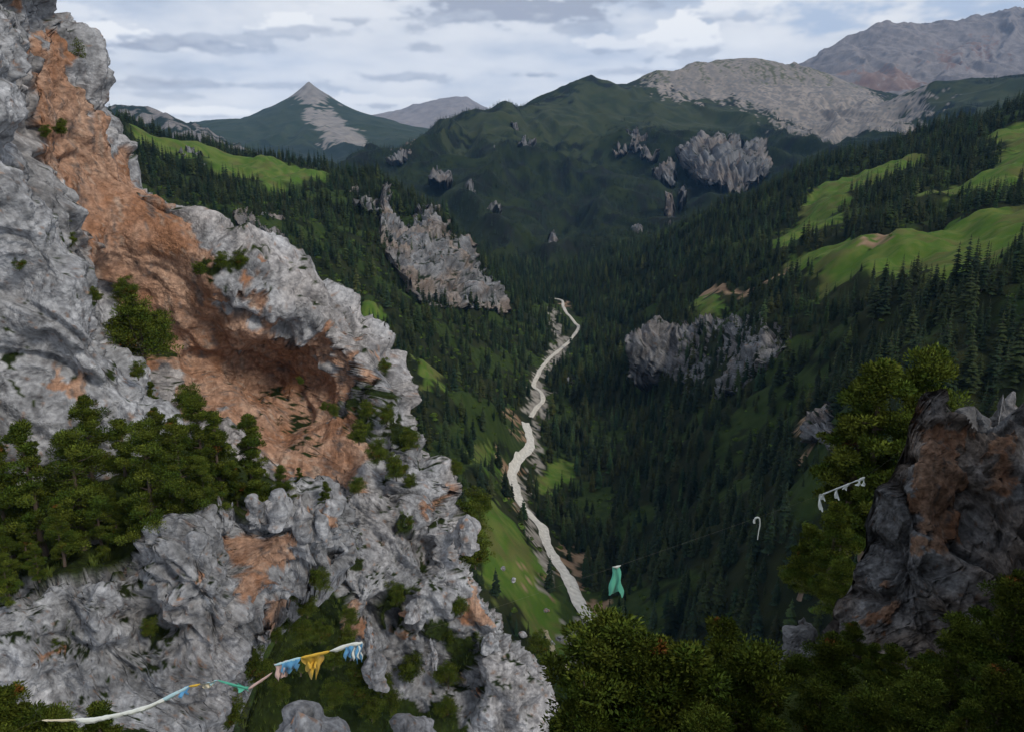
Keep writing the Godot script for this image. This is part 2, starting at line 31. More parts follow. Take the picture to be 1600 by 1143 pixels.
const BAND_GREEN := [[-2.3,-4.7,-1,-5.5,-1.5,-6.8,-2.3,-6],[-7.8,-4,-7.5,-4.8,-7.9,-6,-8.1,-5.1],[-3.2,-0.6,-2.9,-1.5,-2.6,-3.7,-3,-3.8,-3.3,-2.1]]
const SPUR := [-5.4,-42.4,-86.1,-4.9,-44.4,-85,-4.6,-46.9,-83.6,-3.6,-49.2,-82.5,-2.1,-51.2,-81.8,-1.1,-53.2,-80.9,0,-54.6,-80.5,1.8,-56.4,-80,3.3,-58.7,-79.1,4.2,-61,-78.1,4.7,-62.8,-77.1,4.9,-64.7,-76,5.7,-69.7,-73.2,6,-75.1,-69.9,-7.1,-42.3,-84.9,-6.6,-44,-83.9,-6.3,-46.6,-82.4,-5.1,-49.3,-81.2,-3.6,-51.4,-80.5,-2.6,-53.3,-79.6,-1.3,-55,-79.1,0.4,-56.7,-78.7,1.7,-58.7,-77.9,2.5,-60.6,-76.9,2.9,-62.2,-76,3.2,-64.1,-74.9,3.9,-68.9,-72.2,4.2,-74.2,-68.9,-7.7,-41.1,-88.5,-10.7,-40.3,-87.8,-13.4,-39.7,-86,-16.2,-39.8,-84.9,-18.8,-39.4,-84.8,-20,-41.8,-84.8,-17.3,-41.9,-81.9,-14.3,-42.5,-81.4,-11,-41.2,-83.5,-8,-42.9,-82.3,-11.4,-44.2,-80.2,-9.1,-45.8,-83.2,-7.8,-46.3,-79.6,-5.8,-48,-81.2,-14.2,-45.4,-79.6,-17,-45.3,-79.3,-18.1,-47.1,-75.8,-16.3,-47.9,-74.6,-14.5,-47.4,-76.3,-13.9,-51.9,-79.5,-13.4,-54.6,-78.7,-11.3,-48.5,-78.1,-10.1,-50.2,-76.9,-7.2,-50.1,-79.3,-8.1,-55.6,-80,-11.1,-52.5,-75.7,-9.8,-54.8,-75.4,-14.4,-51.9,-74.8,-15,-54.9,-73.4,-13.5,-58.4,-77,-4.4,-55.6,-80.1,-5.9,-58.3,-79.1,-2.9,-56.1,-77.2,-0.7,-57.2,-75.4,-2.8,-58.8,-74.3,0.7,-60,-74.8,-5.6,-60.1,-74.9,-7.9,-60.5,-76.4,-11.5,-61.1,-76.1,-17.1,-60.7,-75.6,-21.5,-58.3,-76.9,-24.4,-54.3,-78.2,-21.7,-51.8,-79.4,-26.7,-58.5,-74.9,-28.6,-60.8,-71.5,-23.8,-62.5,-73.5,-16.9,-64.1,-73.6,-10.5,-63.9,-73.4,-4.2,-63,-72.4,1.4,-64.7,-73.4,-26.5,-66.6,-67.4,-13.6,-69.6,-68.7,-1.4,-71.8,-69.2,-23.1,-46.2,-81,-22.5,-43.7,-85.3,-6.3,-44.4,-89.5,-8.3,-49.4,-98,-10.8,-57.3,-111.8,-5.7,-46.4,-88.4,-7.7,-51.5,-96.9,-10.2,-59.6,-110.7,-5.5,-48.9,-87,-7.5,-53.9,-95.5,-10,-61.8,-109.3,-4.4,-51.1,-86,-6.6,-55.8,-94.6,-9.3,-63.2,-108.7,-3,-53.1,-85.2,-5.1,-57.9,-93.9,-7.9,-65.2,-108,-2,-55.1,-84.4,-4.1,-59.8,-93,-6.9,-67.1,-107.2,-0.9,-56.4,-83.9,-3.2,-60.9,-92.6,-6.4,-67.8,-106.9,0.9,-58.3,-83.5,-1.3,-62.9,-92.2,-4.3,-69.9,-106.4,2.4,-60.7,-82.6,0.3,-65.4,-91.2,-2.4,-72.9,-105.3,3.4,-62.9,-81.5,1.4,-67.9,-90,-1.2,-75.7,-104,3.8,-64.8,-80.5,1.8,-69.9,-88.9,-0.7,-78,-102.7,4.1,-66.7,-79.4,2.1,-71.8,-87.8,-0.4,-80,-101.6,4.9,-71.8,-76.5,2.9,-76.9,-84.9,0.4,-85.2,-98.6,5.1,-77.2,-73.2,3.1,-82.4,-81.6,0.7,-90.8,-95.2]
const SPUR_ORANGE := [[-1.9,17.1,-0.6,17.1,-1.7,14.7,-2.3,15.3],[-13.5,6.4,-11.1,5.9,-11.6,2.3,-13.2,2.9],[1.6,6.7,2.7,4.4,2.5,1.9,1.1,1.5,-0.1,2.4,-0.3,4.9],[-7.5,2.5,-6.2,1.9,-6.7,1.1,-7.5,1.4],[-1.6,-3.7,-0.6,-3.5,-1.3,-4.7]]
const SPUR_TURF := [[-20.1,8.7,-14.7,9.4,-13.8,5.4,-13.3,1.9,-12,-0.9,-9.8,-3.4,-7.1,-4.7,-4,-6.6,-1.5,-9.3,-4.4,-11.3,-13.5,-10.9,-25.2,-8,-29.7,-5,-24.1,2.7],[-8.6,8.2,-6,8.2,-5.2,6.5,-6.3,5.9,-7.5,5.9,-7.7,2.5,-8.8,2.7,-9.1,5.2],[-5.2,3.6,-2.1,3.2,-1.1,0.8,1.3,-0.7,1.6,-2.4,-0.3,-3.6,-2.3,-2.2,-3.1,0.1],[-6.7,15.6,-4.8,14.9,-5.2,13.3,-7,13.3]]
const SPUR_GREEN := [[-8.5,8.2,-6.1,8.1,-5.3,6.2,-6.3,5.7,-7.6,6.3,-7.6,3.2,-8.6,2.7,-9.1,5.2],[-6.7,15.8,-4.8,15,-5.2,13.2,-7,13.2],[-4.9,3.7,-2.1,3.5,-0.9,1.1,1.9,-0.5,1.9,-2.5,-0.2,-4.2,-2.4,-2.5,-2.7,0.3,-5.1,1.7],[-3,11.8,-2.4,12.1,-3.2,8.6,-3.9,8],[-12.5,14.4,-10.8,12.9,-10,11.6,-12.8,9.3,-13.5,10.9],[-9.6,19.8,-2.3,19.5,-2.3,17.6,-7,18],[9.5,19.6,15.9,18.1,0.8,12.7,-0.3,14.4]]
const SPIRE := [10.61,-17.52,-24.13,11.17,-16.03,-24.58,11.85,-14.32,-25.08,12.19,-13.46,-25.34,12.49,-12.61,-25.6,12.81,-11.86,-25.82,13.1,-11.21,-26,13.48,-10.46,-26.21,13.77,-9.85,-26.38,14.1,-9.16,-26.57,14.28,-8.63,-26.74,14.58,-8.38,-26.77,14.94,-8.4,-26.68,15.19,-8.59,-26.55,15.27,-9.09,-26.35,15.71,-9.66,-26.51,16.1,-9.76,-26.39,16.5,-9.82,-26.28,16.91,-9.62,-26.27,17.32,-9.2,-26.34,17.78,-8.82,-26.39,18.55,-8.19,-26.46,19.76,-7.3,-26.54,22.62,-6.54,-26.22,26.22,-6.17,-25.59,10.78,-17.43,-23.84,11.35,-15.96,-24.28,12.02,-14.27,-24.79,12.36,-13.42,-25.04,12.65,-12.58,-25.3,12.96,-11.85,-25.51,13.24,-11.22,-25.69,13.61,-10.47,-25.89,13.9,-9.87,-26.06,14.24,-9.18,-26.26,14.4,-8.69,-26.41,14.51,-8.58,-26.4,14.67,-8.59,-26.32,14.76,-8.64,-26.23,14.81,-9.09,-26.03,15.34,-9.78,-26.16,15.86,-9.95,-26.02,16.35,-10.01,-25.91,16.9,-9.76,-25.91,17.34,-9.33,-25.99,17.77,-8.96,-26.04,18.52,-8.34,-26.11,19.64,-7.5,-26.18,22.4,-6.75,-25.85,25.93,-6.38,-25.22,13.58,-10.32,-24.72,13.63,-11.59,-24.47,15.29,-11.72,-24.74,16.51,-11.51,-24.31,17.7,-11.33,-23.93,18.95,-11.21,-23.67,20.34,-11.18,-23.61,21.28,-10.92,-23.06,22.86,-11.01,-23.24,23.57,-10.69,-22.57,25.19,-10.79,-22.78,13.38,-12.58,-23.68,15.46,-13.1,-24.66,16.22,-12.51,-23.55,17.83,-12.62,-23.75,18.76,-12.27,-23.09,20.28,-12.33,-23.2,21.3,-12.09,-22.76,22.55,-12.01,-22.6,23.81,-11.94,-22.47,24.7,-11.7,-22.02,12.39,-14.33,-24.26,13.33,-13.74,-23.24,15.04,-13.97,-23.63,16.32,-13.8,-23.35,17.52,-13.59,-23,18.98,-13.61,-23.03,19.9,-13.26,-22.44,21.5,-13.38,-22.64,22.26,-12.99,-21.99,23.83,-13.09,-22.16,24.65,-12.8,-21.66,12.16,-15.3,-23.46,13.47,-15.1,-23.15,14.8,-14.95,-22.92,16.39,-15.07,-23.11,17.4,-14.68,-22.51,18.86,-14.71,-22.55,19.98,-14.48,-22.2,21.16,-14.32,-21.96,22.52,-14.29,-21.92,23.36,-13.96,-21.4,24.94,-14.08,-21.59,12.15,-16.52,-23.09,13.31,-16.11,-22.52,14.93,-16.29,-22.77,16.09,-15.98,-22.34,17.6,-16.05,-22.43,18.53,-15.61,-21.82,20.13,-15.76,-22.02,20.95,-15.32,-21.41,22.46,-15.4,-21.53,23.39,-15.11,-21.12,24.59,-15.01,-20.98]
const SPIRE_ORANGE := [[-3.8,3,-3.5,3.3,-3.4,2.7,-3.6,2.1,-3.7,1.5,-3.8,1.2,-3.8,1.9],[-3.4,2.1,-2.3,2.3,-1.9,0.8,-2.1,-0.6,-1.9,-1.8,-3.1,-2.1,-3.1,-0.2],[-1.2,1.9,-0.5,2.2,-0.3,0.7,-0.8,0.2],[-4.2,-4.6,-3.4,-3.7,-2.9,-4.2,-3.5,-5]]
const CRAG_A := [-112.5,-60.2,-687.9,-116.3,-61.2,-711.8,-110.7,-39.9,-703.3,-114.5,-40.2,-727.8,-107.4,-28.3,-706.6,-111.1,-28.2,-731.2,-104.1,-45.2,-701.8,-107.7,-45.6,-726.2,-94.5,-66.8,-673.4,-97.8,-68,-696.8,-84.6,-70,-669.2,-87.5,-71.4,-692.5,-79.5,-58.4,-698.1,-82.2,-59.3,-722.4,-70.2,-51.5,-700,-72.6,-52.2,-724.4,-60.3,-61,-697.3,-62.4,-62,-721.6,-51.6,-73.6,-687.9,-53.4,-75,-711.9,-41.1,-83.1,-691,-42.5,-84.9,-715.1,-30.1,-97.9,-686.8,-31.2,-100.2,-710.7,-21.7,-112.6,-675.8,-22.5,-115.4,-699.3,-8.2,-126.5,-676.5,-8.5,-129.8,-700,0,-136.5,-663,0,-140.2,-686.1,-100.7,-79.5,-608.5,-104.4,-84.3,-630.3,-86.7,-90.5,-585.3,-89.9,-95.7,-606.3,-71.5,-101.4,-554.1,-74.2,-106.9,-574,-59.6,-108.6,-544.8,-61.8,-114.3,-564.3,-45.9,-117.2,-564.5,-47.5,-123.3,-584.8,-27.2,-127.4,-609,-28.2,-134.1,-630.8,-2.6,-137.6,-637.2,-2.7,-144.7,-660,-108.7,-63.7,-663,-105.5,-69.8,-641.3,-102.7,-75.8,-622.1,-108.1,-50.3,-685.9,-103.2,-64.3,-654.2,-97.4,-76.3,-616.7,-105.6,-43,-696,-101.6,-63.6,-671.6,-93.8,-79.8,-621.5,-100.7,-57.2,-684,-92.8,-71.9,-637.4,-86.4,-85.6,-600.2,-89.9,-73.7,-646,-85.1,-84.5,-619.1,-80,-93.9,-589.1,-80.5,-76.7,-637,-77,-88.1,-609.7,-72.8,-97.3,-576.4,-76.4,-69.8,-666.1,-73.2,-86.6,-631.6,-69.1,-100.3,-590,-68.2,-65.5,-668.3,-66.3,-85.6,-632.6,-63.1,-101.9,-587.2,-59.3,-73.7,-669.9,-58.7,-92.2,-639,-56.8,-107.1,-597.6,-50.6,-83,-656.4,-50.4,-98.1,-628.7,-49.3,-110.4,-593,-41.2,-91.7,-667,-41.6,-104.7,-639.8,-41.7,-115.8,-609.2,-30.3,-102.3,-657.4,-31.4,-111.2,-634.1,-32.3,-119.4,-611.4,-22,-115.1,-656.4,-22.7,-120.6,-640.4,-23.5,-126,-625.5,-9.1,-125.1,-650.9,-10.7,-127.6,-637.9,-12.3,-130.2,-626.4,-0.5,-135.7,-652.6,-1.3,-136.4,-646.7,-2.1,-137.2,-641.3,-111,-72.5,-665.6,1.7,-143,-678.1]
const CRAG_B := [68.8,-117.5,-479.4,71.2,-120.8,-496,82.6,-111.1,-481.2,85.4,-114.1,-497.9,94.4,-107.3,-482.3,97.6,-110.2,-499.1,106.2,-109.2,-481.7,109.8,-112.2,-498.5,118,-102.8,-483.6,122,-105.5,-500.4,124.2,-102,-461.8,128.5,-104.8,-477.9,130.7,-96.9,-459.3,135.2,-99.5,-475.3,134,-93.7,-421.2,138.6,-96.3,-435.8,132.5,-88.5,-367.3,137,-91,-380.1,72,-146.3,-466,74.7,-153.2,-482.7,89.5,-142.6,-467.1,92.8,-149.3,-483.8,96.5,-137.8,-427,100.1,-144.3,-442.3,98.7,-124.2,-379.7,102.3,-130.1,-393.3,104.9,-114.6,-358.1,108.7,-120,-370.9,113.1,-106.1,-357.9,117.3,-111.2,-370.7,126.9,-92,-356.8,131.6,-96.6,-369.6,69,-122.5,-473.3,70.2,-131.5,-470.7,71.3,-140.5,-468.2,81.6,-115.5,-469.6,82.6,-125.4,-466.7,83.6,-135.4,-463.9,94.3,-114.4,-475.6,95.5,-126.4,-472.2,95,-136.1,-461,104.8,-115.4,-469.6,102,-123.2,-448.5,99.7,-130.8,-430.2,114.7,-109,-464.1,110.9,-118.4,-440.2,107.2,-126.9,-417.8,119,-105.3,-437.5,115.4,-112.9,-417.1,105.8,-113.3,-376,126.4,-100.8,-438.2,120.7,-106.1,-409.9,112.2,-107.7,-373.3,126.2,-92.9,-394.9,120.6,-95.3,-374.5,117.4,-99.1,-362,130.4,-88.6,-362.6,129.1,-89.9,-360.6,127.9,-91.2,-358.5,69.7,-136.7,-489.4,135.2,-92.7,-371.6]
const CRAG_C := [354.1,-18.1,-1784.3,366.2,-16,-1846.4,391.1,-10.2,-1786.6,404.6,-7.8,-1848.7,411.7,12.2,-1793,425.9,15.4,-1855.3,428.2,1.7,-1790,442.9,4.5,-1852.2,446,8.3,-1791.8,461.3,11.3,-1854.2,461.2,-2.2,-1768.3,477.1,0.4,-1829.8,480.3,8.3,-1791.8,496.8,11.3,-1854.2,480.8,-12.6,-1747.5,497.3,-10.3,-1808.3,507.2,-10,-1760.6,524.6,-7.7,-1821.9,535.2,-2.3,-1788.8,553.6,0.4,-1851,535.7,-26.4,-1717.1,554.1,-24.6,-1776.8,527.5,-44,-1657,545.6,-43,-1714.6,345,-51.2,-1689.5,357.7,-58.3,-1750.1,359.5,-70,-1624.9,372.7,-77.6,-1683.1,381.5,-80.1,-1581.7,395.5,-88,-1638.4,417.1,-86.8,-1529.3,432.4,-94.7,-1584.1,464.7,-78.6,-1551.6,481.8,-86.3,-1607.2,505.4,-56.9,-1599.1,524,-63.9,-1656.4,351.9,-25,-1763,349.6,-35.1,-1736.5,347.1,-44.9,-1709.4,376.4,-20.3,-1730.4,366,-35.4,-1699,355.4,-49.9,-1665.9,403.4,-5,-1771.8,386.9,-29.9,-1722.1,370.3,-53.6,-1670.2,408.5,-14.3,-1723.2,392.5,-37.4,-1678.1,375.8,-59.3,-1629.2,429.9,-10.5,-1743,411.4,-37.4,-1691.3,392.1,-62.7,-1634.7,439.7,-19.3,-1700,421.3,-43.9,-1650.1,402.2,-67,-1596,462.8,-12.4,-1731.4,444.2,-41.7,-1669.3,424.9,-68.9,-1603.8,462.1,-28.1,-1676.4,448.7,-50.7,-1623.4,434.7,-71.9,-1568.7,490.5,-25.6,-1700.6,475,-47.9,-1644,459.9,-68.9,-1589,510.6,-18.4,-1704.3,491.3,-41.1,-1637.1,474.4,-62.5,-1577.8,520.7,-34.7,-1672.8,507.3,-47.1,-1635.1,494.8,-59.1,-1599.9,513.4,-45.8,-1615.1,508.4,-49.8,-1602.7,503.5,-53.7,-1590.7,356.3,-36.6,-1811.7,540.3,-52.2,-1682.7]
const CRAG_D := [224.9,-24.3,-1848.8,227.9,-21.8,-1874.9,256.9,-1,-1913.7,260.4,1.8,-1940.6,295.1,15.4,-2029.7,299.1,18.6,-2058.2,298.6,-1,-1899,302.7,1.8,-1925.8,310.2,-24,-1831.8,314.4,-21.6,-1857.5,317,-40.7,-1785.7,321.3,-38.6,-1810.8,229,-30.7,-1822.8,232.3,-36.6,-1847.7,269.4,-21.4,-1842.7,273.3,-27.3,-1867.9,291.6,-38.4,-1799.8,295.9,-44.3,-1824.4,306,-49.1,-1751.6,310.5,-55.1,-1775.5,225.1,-25.5,-1838.3,226.6,-27.5,-1832.7,228.1,-29.4,-1827.2,254,-5.9,-1881.5,253.1,-13.2,-1860.1,252.6,-20.4,-1840.7,282.6,6.5,-1932.9,277.6,-5.6,-1883.7,275.2,-17.3,-1852.6,293.5,-8,-1862.8,290.3,-18.2,-1837,287.7,-28.3,-1814.8,307.1,-27.8,-1818,304.1,-33.5,-1807.8,301.2,-39.2,-1797.7,312.6,-42.1,-1766.3,309.7,-44.7,-1758.3,306.7,-47.2,-1750,222.3,-27.9,-1861.8,321.9,-45.5,-1788.5]
const CRAG_E := [292.3,-61.3,-1722.8,295.3,-59.3,-1741.2,307.4,-52.8,-1743.1,310.6,-50.7,-1761.7,315.6,-60.9,-1711.8,318.8,-58.9,-1730,333.8,-48.8,-1741.3,337.2,-46.7,-1759.9,336,-67.3,-1679.1,339.5,-65.5,-1697,286.4,-76.6,-1660.4,289.5,-82.4,-1677.1,300.5,-84.7,-1622.4,303.8,-90.5,-1638.7,319.2,-88.4,-1600.8,322.7,-94.2,-1616.8,290.5,-64.3,-1706.6,289,-69,-1689.4,287.5,-73.6,-1672.4,303.3,-58.4,-1715.1,299.4,-66.9,-1685.6,295.4,-75.1,-1656.4,312,-65.7,-1690.8,307.9,-73.1,-1666.1,303.6,-80.2,-1640.8,327.4,-56.6,-1706.8,320.8,-68.2,-1670.8,314,-79.3,-1633.6,332.2,-71.6,-1661,327.6,-78.1,-1639.9,322.8,-84.4,-1617.6,286.8,-69.9,-1711.3,336.3,-79,-1657.7]
const CRAG_F := [-146.3,-48.3,-708.6,-150,-48.5,-727.1,-143.5,-43.7,-730.2,-147.2,-43.7,-749.3,-138.5,-42,-740.6,-142.1,-42,-760,-128.4,-47,-730.5,-131.7,-47.1,-749.6,-118.2,-52.9,-719,-121.3,-53.2,-737.8,-140.1,-53.4,-682.2,-144,-56.9,-700.3,-127.1,-57.9,-673.9,-130.6,-61.6,-691.8,-110.8,-61.3,-677.1,-113.8,-65.1,-695.1,-144.3,-49.1,-699.6,-142.8,-50.8,-693.3,-141.3,-52.4,-687,-139.6,-45.6,-710,-137,-49.4,-696.3,-134.3,-52.9,-682.3,-135.5,-45.3,-723.5,-132.5,-50.3,-705.6,-129.3,-55,-687.1,-124.8,-49.1,-710.2,-122.4,-53.1,-695.9,-119.8,-56.8,-680.7,-116.2,-54.5,-707.5,-114.3,-57.2,-697,-112.3,-59.8,-685.4,-148.9,-52.2,-712.5,-115.8,-59.1,-719.9]
const CRAG_G := [-196.8,-50.3,-575.4,-201.8,-50.7,-590.5,-197.4,-49.3,-606.1,-202.5,-49.6,-622,-188.8,-51.5,-616.4,-193.6,-51.9,-632.5,-171.2,-57.5,-603.7,-175.6,-58,-619.5,-159.2,-63.4,-571.8,-163.3,-64.1,-586.7,-184.1,-55.3,-536.2,-189.2,-58.4,-550.4,-174.4,-58.3,-544.7,-179.1,-61.6,-559.2,-160.1,-63.9,-531.1,-164.5,-67.3,-545.2,-147.7,-68.5,-524.6,-151.8,-72,-538.5,-193,-51.1,-563.9,-189.5,-52.7,-553.2,-186.3,-54.3,-543,-190.1,-50.3,-583.6,-184.2,-52.9,-565.4,-178.8,-55.4,-548.8,-182.8,-53.3,-595.3,-176.5,-56.4,-572.3,-170.8,-59.3,-551.3,-165.9,-58.4,-579.8,-161.9,-60.9,-558.4,-158.1,-63.1,-538,-155.9,-64.1,-558.7,-152.7,-65.8,-545.4,-149.7,-67.5,-532.8,-195.9,-54.1,-567.7,-156.1,-68.1,-563.9]
const CRAG_H := [-311,-14.7,-772.6,-317.3,-13.9,-788.8,-310.7,-11.6,-794.1,-317,-10.6,-810.7,-301.2,-14,-794.3,-307.4,-13.1,-811,-278.6,-24.7,-757.8,-284.3,-24,-773.6,-300.4,-19.8,-747.5,-306.9,-22.5,-763.2,-286.8,-24.1,-741.2,-293.1,-26.9,-756.7,-272.2,-28.3,-734.4,-278.1,-31.2,-749.9,-307.6,-15.7,-764.5,-305.1,-17.3,-758.7,-302.4,-18.8,-752.4,-303.3,-13.8,-774.9,-298.2,-17.2,-761.5,-293.1,-20.5,-748.1,-295.9,-16.3,-779.3,-290.7,-19.9,-764.3,-285.7,-23.3,-749.6,-274.3,-25.1,-745,-273,-26.3,-739.5,-271.6,-27.4,-733.9,-313.8,-17.7,-774.3,-279.4,-27.2,-764.1]
const CRAG_I := [-80.6,-86.8,-1415.6,-81.3,-85.4,-1428.2,-73.4,-80.1,-1450.4,-74.1,-78.6,-1463.4,-60.7,-90.9,-1412,-61.2,-89.6,-1424.7,-76,-94.5,-1369.3,-76.7,-99.5,-1380.5,-60.2,-96.8,-1373,-60.7,-101.9,-1384.3,-79.5,-88.2,-1403.2,-78.2,-90.5,-1389.8,-76.9,-92.9,-1377.3,-72.4,-83.4,-1434.4,-70.6,-88,-1408.4,-69,-92.4,-1383.1,-60.4,-92,-1401.5,-60.3,-93.8,-1390.6,-60.2,-95.6,-1380.1,-83.1,-91.2,-1400.1,-57.2,-94.9,-1407.4]
const CRAG_J := [-255.6,-47.3,-1687,-258.2,-45.3,-1705,-244.3,-31,-1760.9,-246.8,-28.6,-1779.7,-222.5,-15.7,-1808.7,-224.8,-13.1,-1827.9,-203,-10.3,-1810.2,-205.1,-7.7,-1829.5,-240.6,-51.5,-1619,-243.2,-56.9,-1635.2,-215.9,-43.6,-1643.5,-218.2,-49,-1659.9,-196.9,-27.8,-1726.6,-199,-33.3,-1743.9,-251.6,-48,-1667.2,-247.2,-49.3,-1647.5,-243.2,-50.6,-1630.2,-239.4,-34.1,-1729.9,-234.4,-39,-1699.5,-228,-43.4,-1659.3,-220.6,-20.6,-1785.8,-217.1,-27.7,-1746.5,-213.3,-34.4,-1705.8,-202.2,-14,-1796.9,-200.1,-19.3,-1769.1,-197.9,-24.4,-1740.9,-258.3,-50.2,-1678.2,-197.1,-19.5,-1791.4]
const CRAG_K := [9.9,-5.1,-1850.7,10.1,-2.4,-1876.8,26.1,1.8,-1892.8,26.5,4.6,-1919.5,40.5,-2.4,-1884.5,41,0.4,-1911,55.9,3.2,-1919.8,56.7,6.1,-1946.8,11.1,-15.6,-1799,11.2,-21.2,-1823.6,27.6,-19.6,-1795.3,28,-25.2,-1819.8,51.1,-10.5,-1848.1,51.8,-16.2,-1873.4,10.1,-7.2,-1834.6,10.5,-10.4,-1820.9,10.8,-13.5,-1807.9,25.1,-2.4,-1858.7,23.9,-8.4,-1830.9,22.8,-14.3,-1805.1,39.3,-5.3,-1863.8,37.8,-9.6,-1843.8,36.3,-13.8,-1824.9,54.6,0.4,-1892.2,53.2,-3.8,-1872.4,51.8,-7.8,-1853,5.7,-10.5,-1845.9,60.2,-3.8,-1914.5]
const CRAG_L := [40.5,-166.9,-574.5,41.2,-168.8,-584.5,44.1,-166.2,-591.6,44.9,-168.1,-602,45.4,-166.5,-569.9,46.2,-168.4,-579.9,38.5,-166.3,-537.1,39.3,-171.1,-546.4,41.9,-166.1,-527.7,42.7,-170.9,-536.8,40,-166.2,-564.8,39.4,-166.1,-553.7,38.9,-166.2,-543.5,42.9,-164.9,-574.3,41.8,-165.1,-556.7,40.7,-165.1,-539.5,44.5,-165.7,-558.4,43.4,-165.6,-545.7,42.5,-165.9,-534.7,38.6,-169.5,-564.8,45.8,-168.6,-555.6]
const CRAG_M := [93.4,-83.5,-242.2,98.3,-87.4,-254.8,96.9,-80,-243.2,101.9,-83.7,-255.9,101,-83.5,-242.2,106.2,-87.4,-254.8,99.8,-85.2,-234.9,104.9,-89.2,-247.2,92.8,-91.9,-235.7,98,-97.8,-248.6,90.5,-89.8,-215.2,95.5,-95.6,-226.9,92.9,-86.5,-216.8,98.1,-92.1,-228.6,92.3,-84.3,-238.3,92.5,-87.2,-237.5,92.8,-90.1,-236.7,94.2,-80.9,-234.8,94.5,-85.9,-233.4,91.7,-87.9,-224.3,99.5,-85.2,-238.1,95.6,-86,-227.6,92.8,-87.5,-219.9,95.2,-82.8,-223.8,93.5,-83.4,-219.2,92.2,-84.4,-215.5,97.1,-92.5,-251.8,100.9,-89.5,-235.1]
const CRAG_P := [-45.2,-27.8,-1727.2,-45.7,-25.5,-1745.6,-33.7,-23,-1753.3,-34.1,-20.6,-1772,-22.6,-32.8,-1721.4,-22.8,-30.6,-1739.7,-43,-36,-1687.4,-43.4,-41.4,-1704.3,-23.4,-40.9,-1682,-23.6,-46.4,-1698.9,-44.7,-29.4,-1715.6,-44,-31.9,-1705.2,-43.4,-34.4,-1694.8,-33.4,-26,-1730.2,-33.3,-30.7,-1711.3,-33.2,-35.3,-1692.2,-22.7,-34.4,-1709.9,-23,-36.9,-1699.7,-23.2,-39.3,-1689.4,-49.1,-32.2,-1722.3,-18.6,-37.4,-1723]
const CRAG_Q := [0,32.8,-2005.3,0,36.1,-2026.6,7.8,40.8,-2041.4,7.9,44.3,-2063.1,15.2,26.7,-1988.2,15.3,29.9,-2009.4,1.5,16,-1933.6,1.5,10.5,-1953,13.3,14.6,-1934.4,13.5,9,-1953.8,0.3,29.3,-1986.3,0.8,24.2,-1966.5,1.2,19.3,-1947.1,7.7,35.3,-2007.7,7.6,27.6,-1976.9,7.4,20.2,-1947.5,14.8,24.2,-1973.1,14.2,20.6,-1958.8,13.7,17,-1944.5,-4.6,24.5,-1987,19.7,20.8,-1984.7]
const CRAG_R := [-150.6,-66.5,-1491.8,-152.2,-65,-1507.7,-134.9,-62.9,-1511.4,-136.3,-61.2,-1527.5,-120.5,-64.9,-1507,-121.7,-63.3,-1523.1,-106.8,-68.9,-1494.7,-107.9,-67.4,-1510.6,-146.3,-72.8,-1458.4,-147.9,-78,-1473,-123.3,-77.3,-1439.4,-124.6,-82.5,-1453.8,-105,-76.8,-1450.2,-106.1,-82,-1464.7,-149.5,-67.7,-1482.1,-148.3,-69.6,-1473.5,-147.2,-71.6,-1464.7,-133.4,-65.2,-1490.2,-132.3,-69.2,-1472.2,-131.3,-73.1,-1453.8,-119.6,-67.4,-1491.2,-118.8,-71.1,-1473.5,-117.9,-74.8,-1455.4,-105.9,-70.2,-1477.9,-105.5,-72.6,-1466,-105,-75,-1454,-154.1,-70.4,-1490.6,-103.1,-73.8,-1489.9]
const CRAG_S := [-59.3,-111.9,-1301.9,-59.9,-111,-1315.8,-41.8,-108.4,-1333.2,-42.3,-107.5,-1347.4,-17.9,-111.2,-1341.9,-18.1,-110.2,-1356.2,-57.3,-115.7,-1277.5,-57.9,-120.9,-1290.2,-38.5,-115.7,-1288.8,-38.9,-120.9,-1301.7,-18.5,-115.4,-1307.6,-18.7,-120.7,-1320.7,-58.8,-112.4,-1294.3,-58.2,-113.7,-1288.1,-57.7,-114.9,-1282,-40.9,-109.3,-1317.1,-40,-111.6,-1305,-39,-113.9,-1292.9,-18,-111.8,-1332.1,-18.2,-113.2,-1322.9,-18.4,-114.5,-1314,-62.4,-114.9,-1302,-14.8,-114.7,-1341.1]
const CRAG_V := [54.7,-132.3,-1193,55.3,-131.8,-1205.8,60.4,-125,-1195.1,61,-124.5,-1207.9,68,-137.7,-1191.5,68.7,-137.3,-1204.2,47.3,-167.2,-1054.2,47.8,-172.3,-1064.7,54.3,-170.5,-1023.3,54.8,-175.6,-1033.5,63.7,-163.7,-1075.7,64.4,-168.8,-1086.4,54.1,-142.4,-1183.2,51.5,-152.6,-1133.6,49,-161.8,-1086.5,60.4,-138.3,-1183.9,58.5,-152.9,-1129.2,56,-164.2,-1065.8,67.6,-144.6,-1176.9,66.2,-152.4,-1139.2,64.9,-159.9,-1104.2,48.4,-154.2,-1145.9,70.7,-154.3,-1153.1]
const CRAG_W := [271.6,-106.8,-1451.5,275.3,-106.1,-1472,278.5,-97,-1454.3,282.3,-96.1,-1474.8,283.6,-108.6,-1430.9,287.5,-107.9,-1451,236.9,-130.7,-1249.7,240.3,-136.5,-1266.7,233.5,-137.4,-1188.7,236.9,-143.1,-1204.9,254.3,-126.4,-1274.8,258,-132.1,-1292.2,263.4,-111.9,-1403.7,253,-119.6,-1343.3,243.2,-126.5,-1286.2,273,-108.3,-1418.6,256.4,-120.3,-1322,241.4,-130.6,-1235.2,276.4,-112.1,-1392.7,267.8,-117.8,-1346.6,259.7,-123.1,-1303.2,253.5,-121.6,-1366.1,274.9,-119.5,-1366.3]
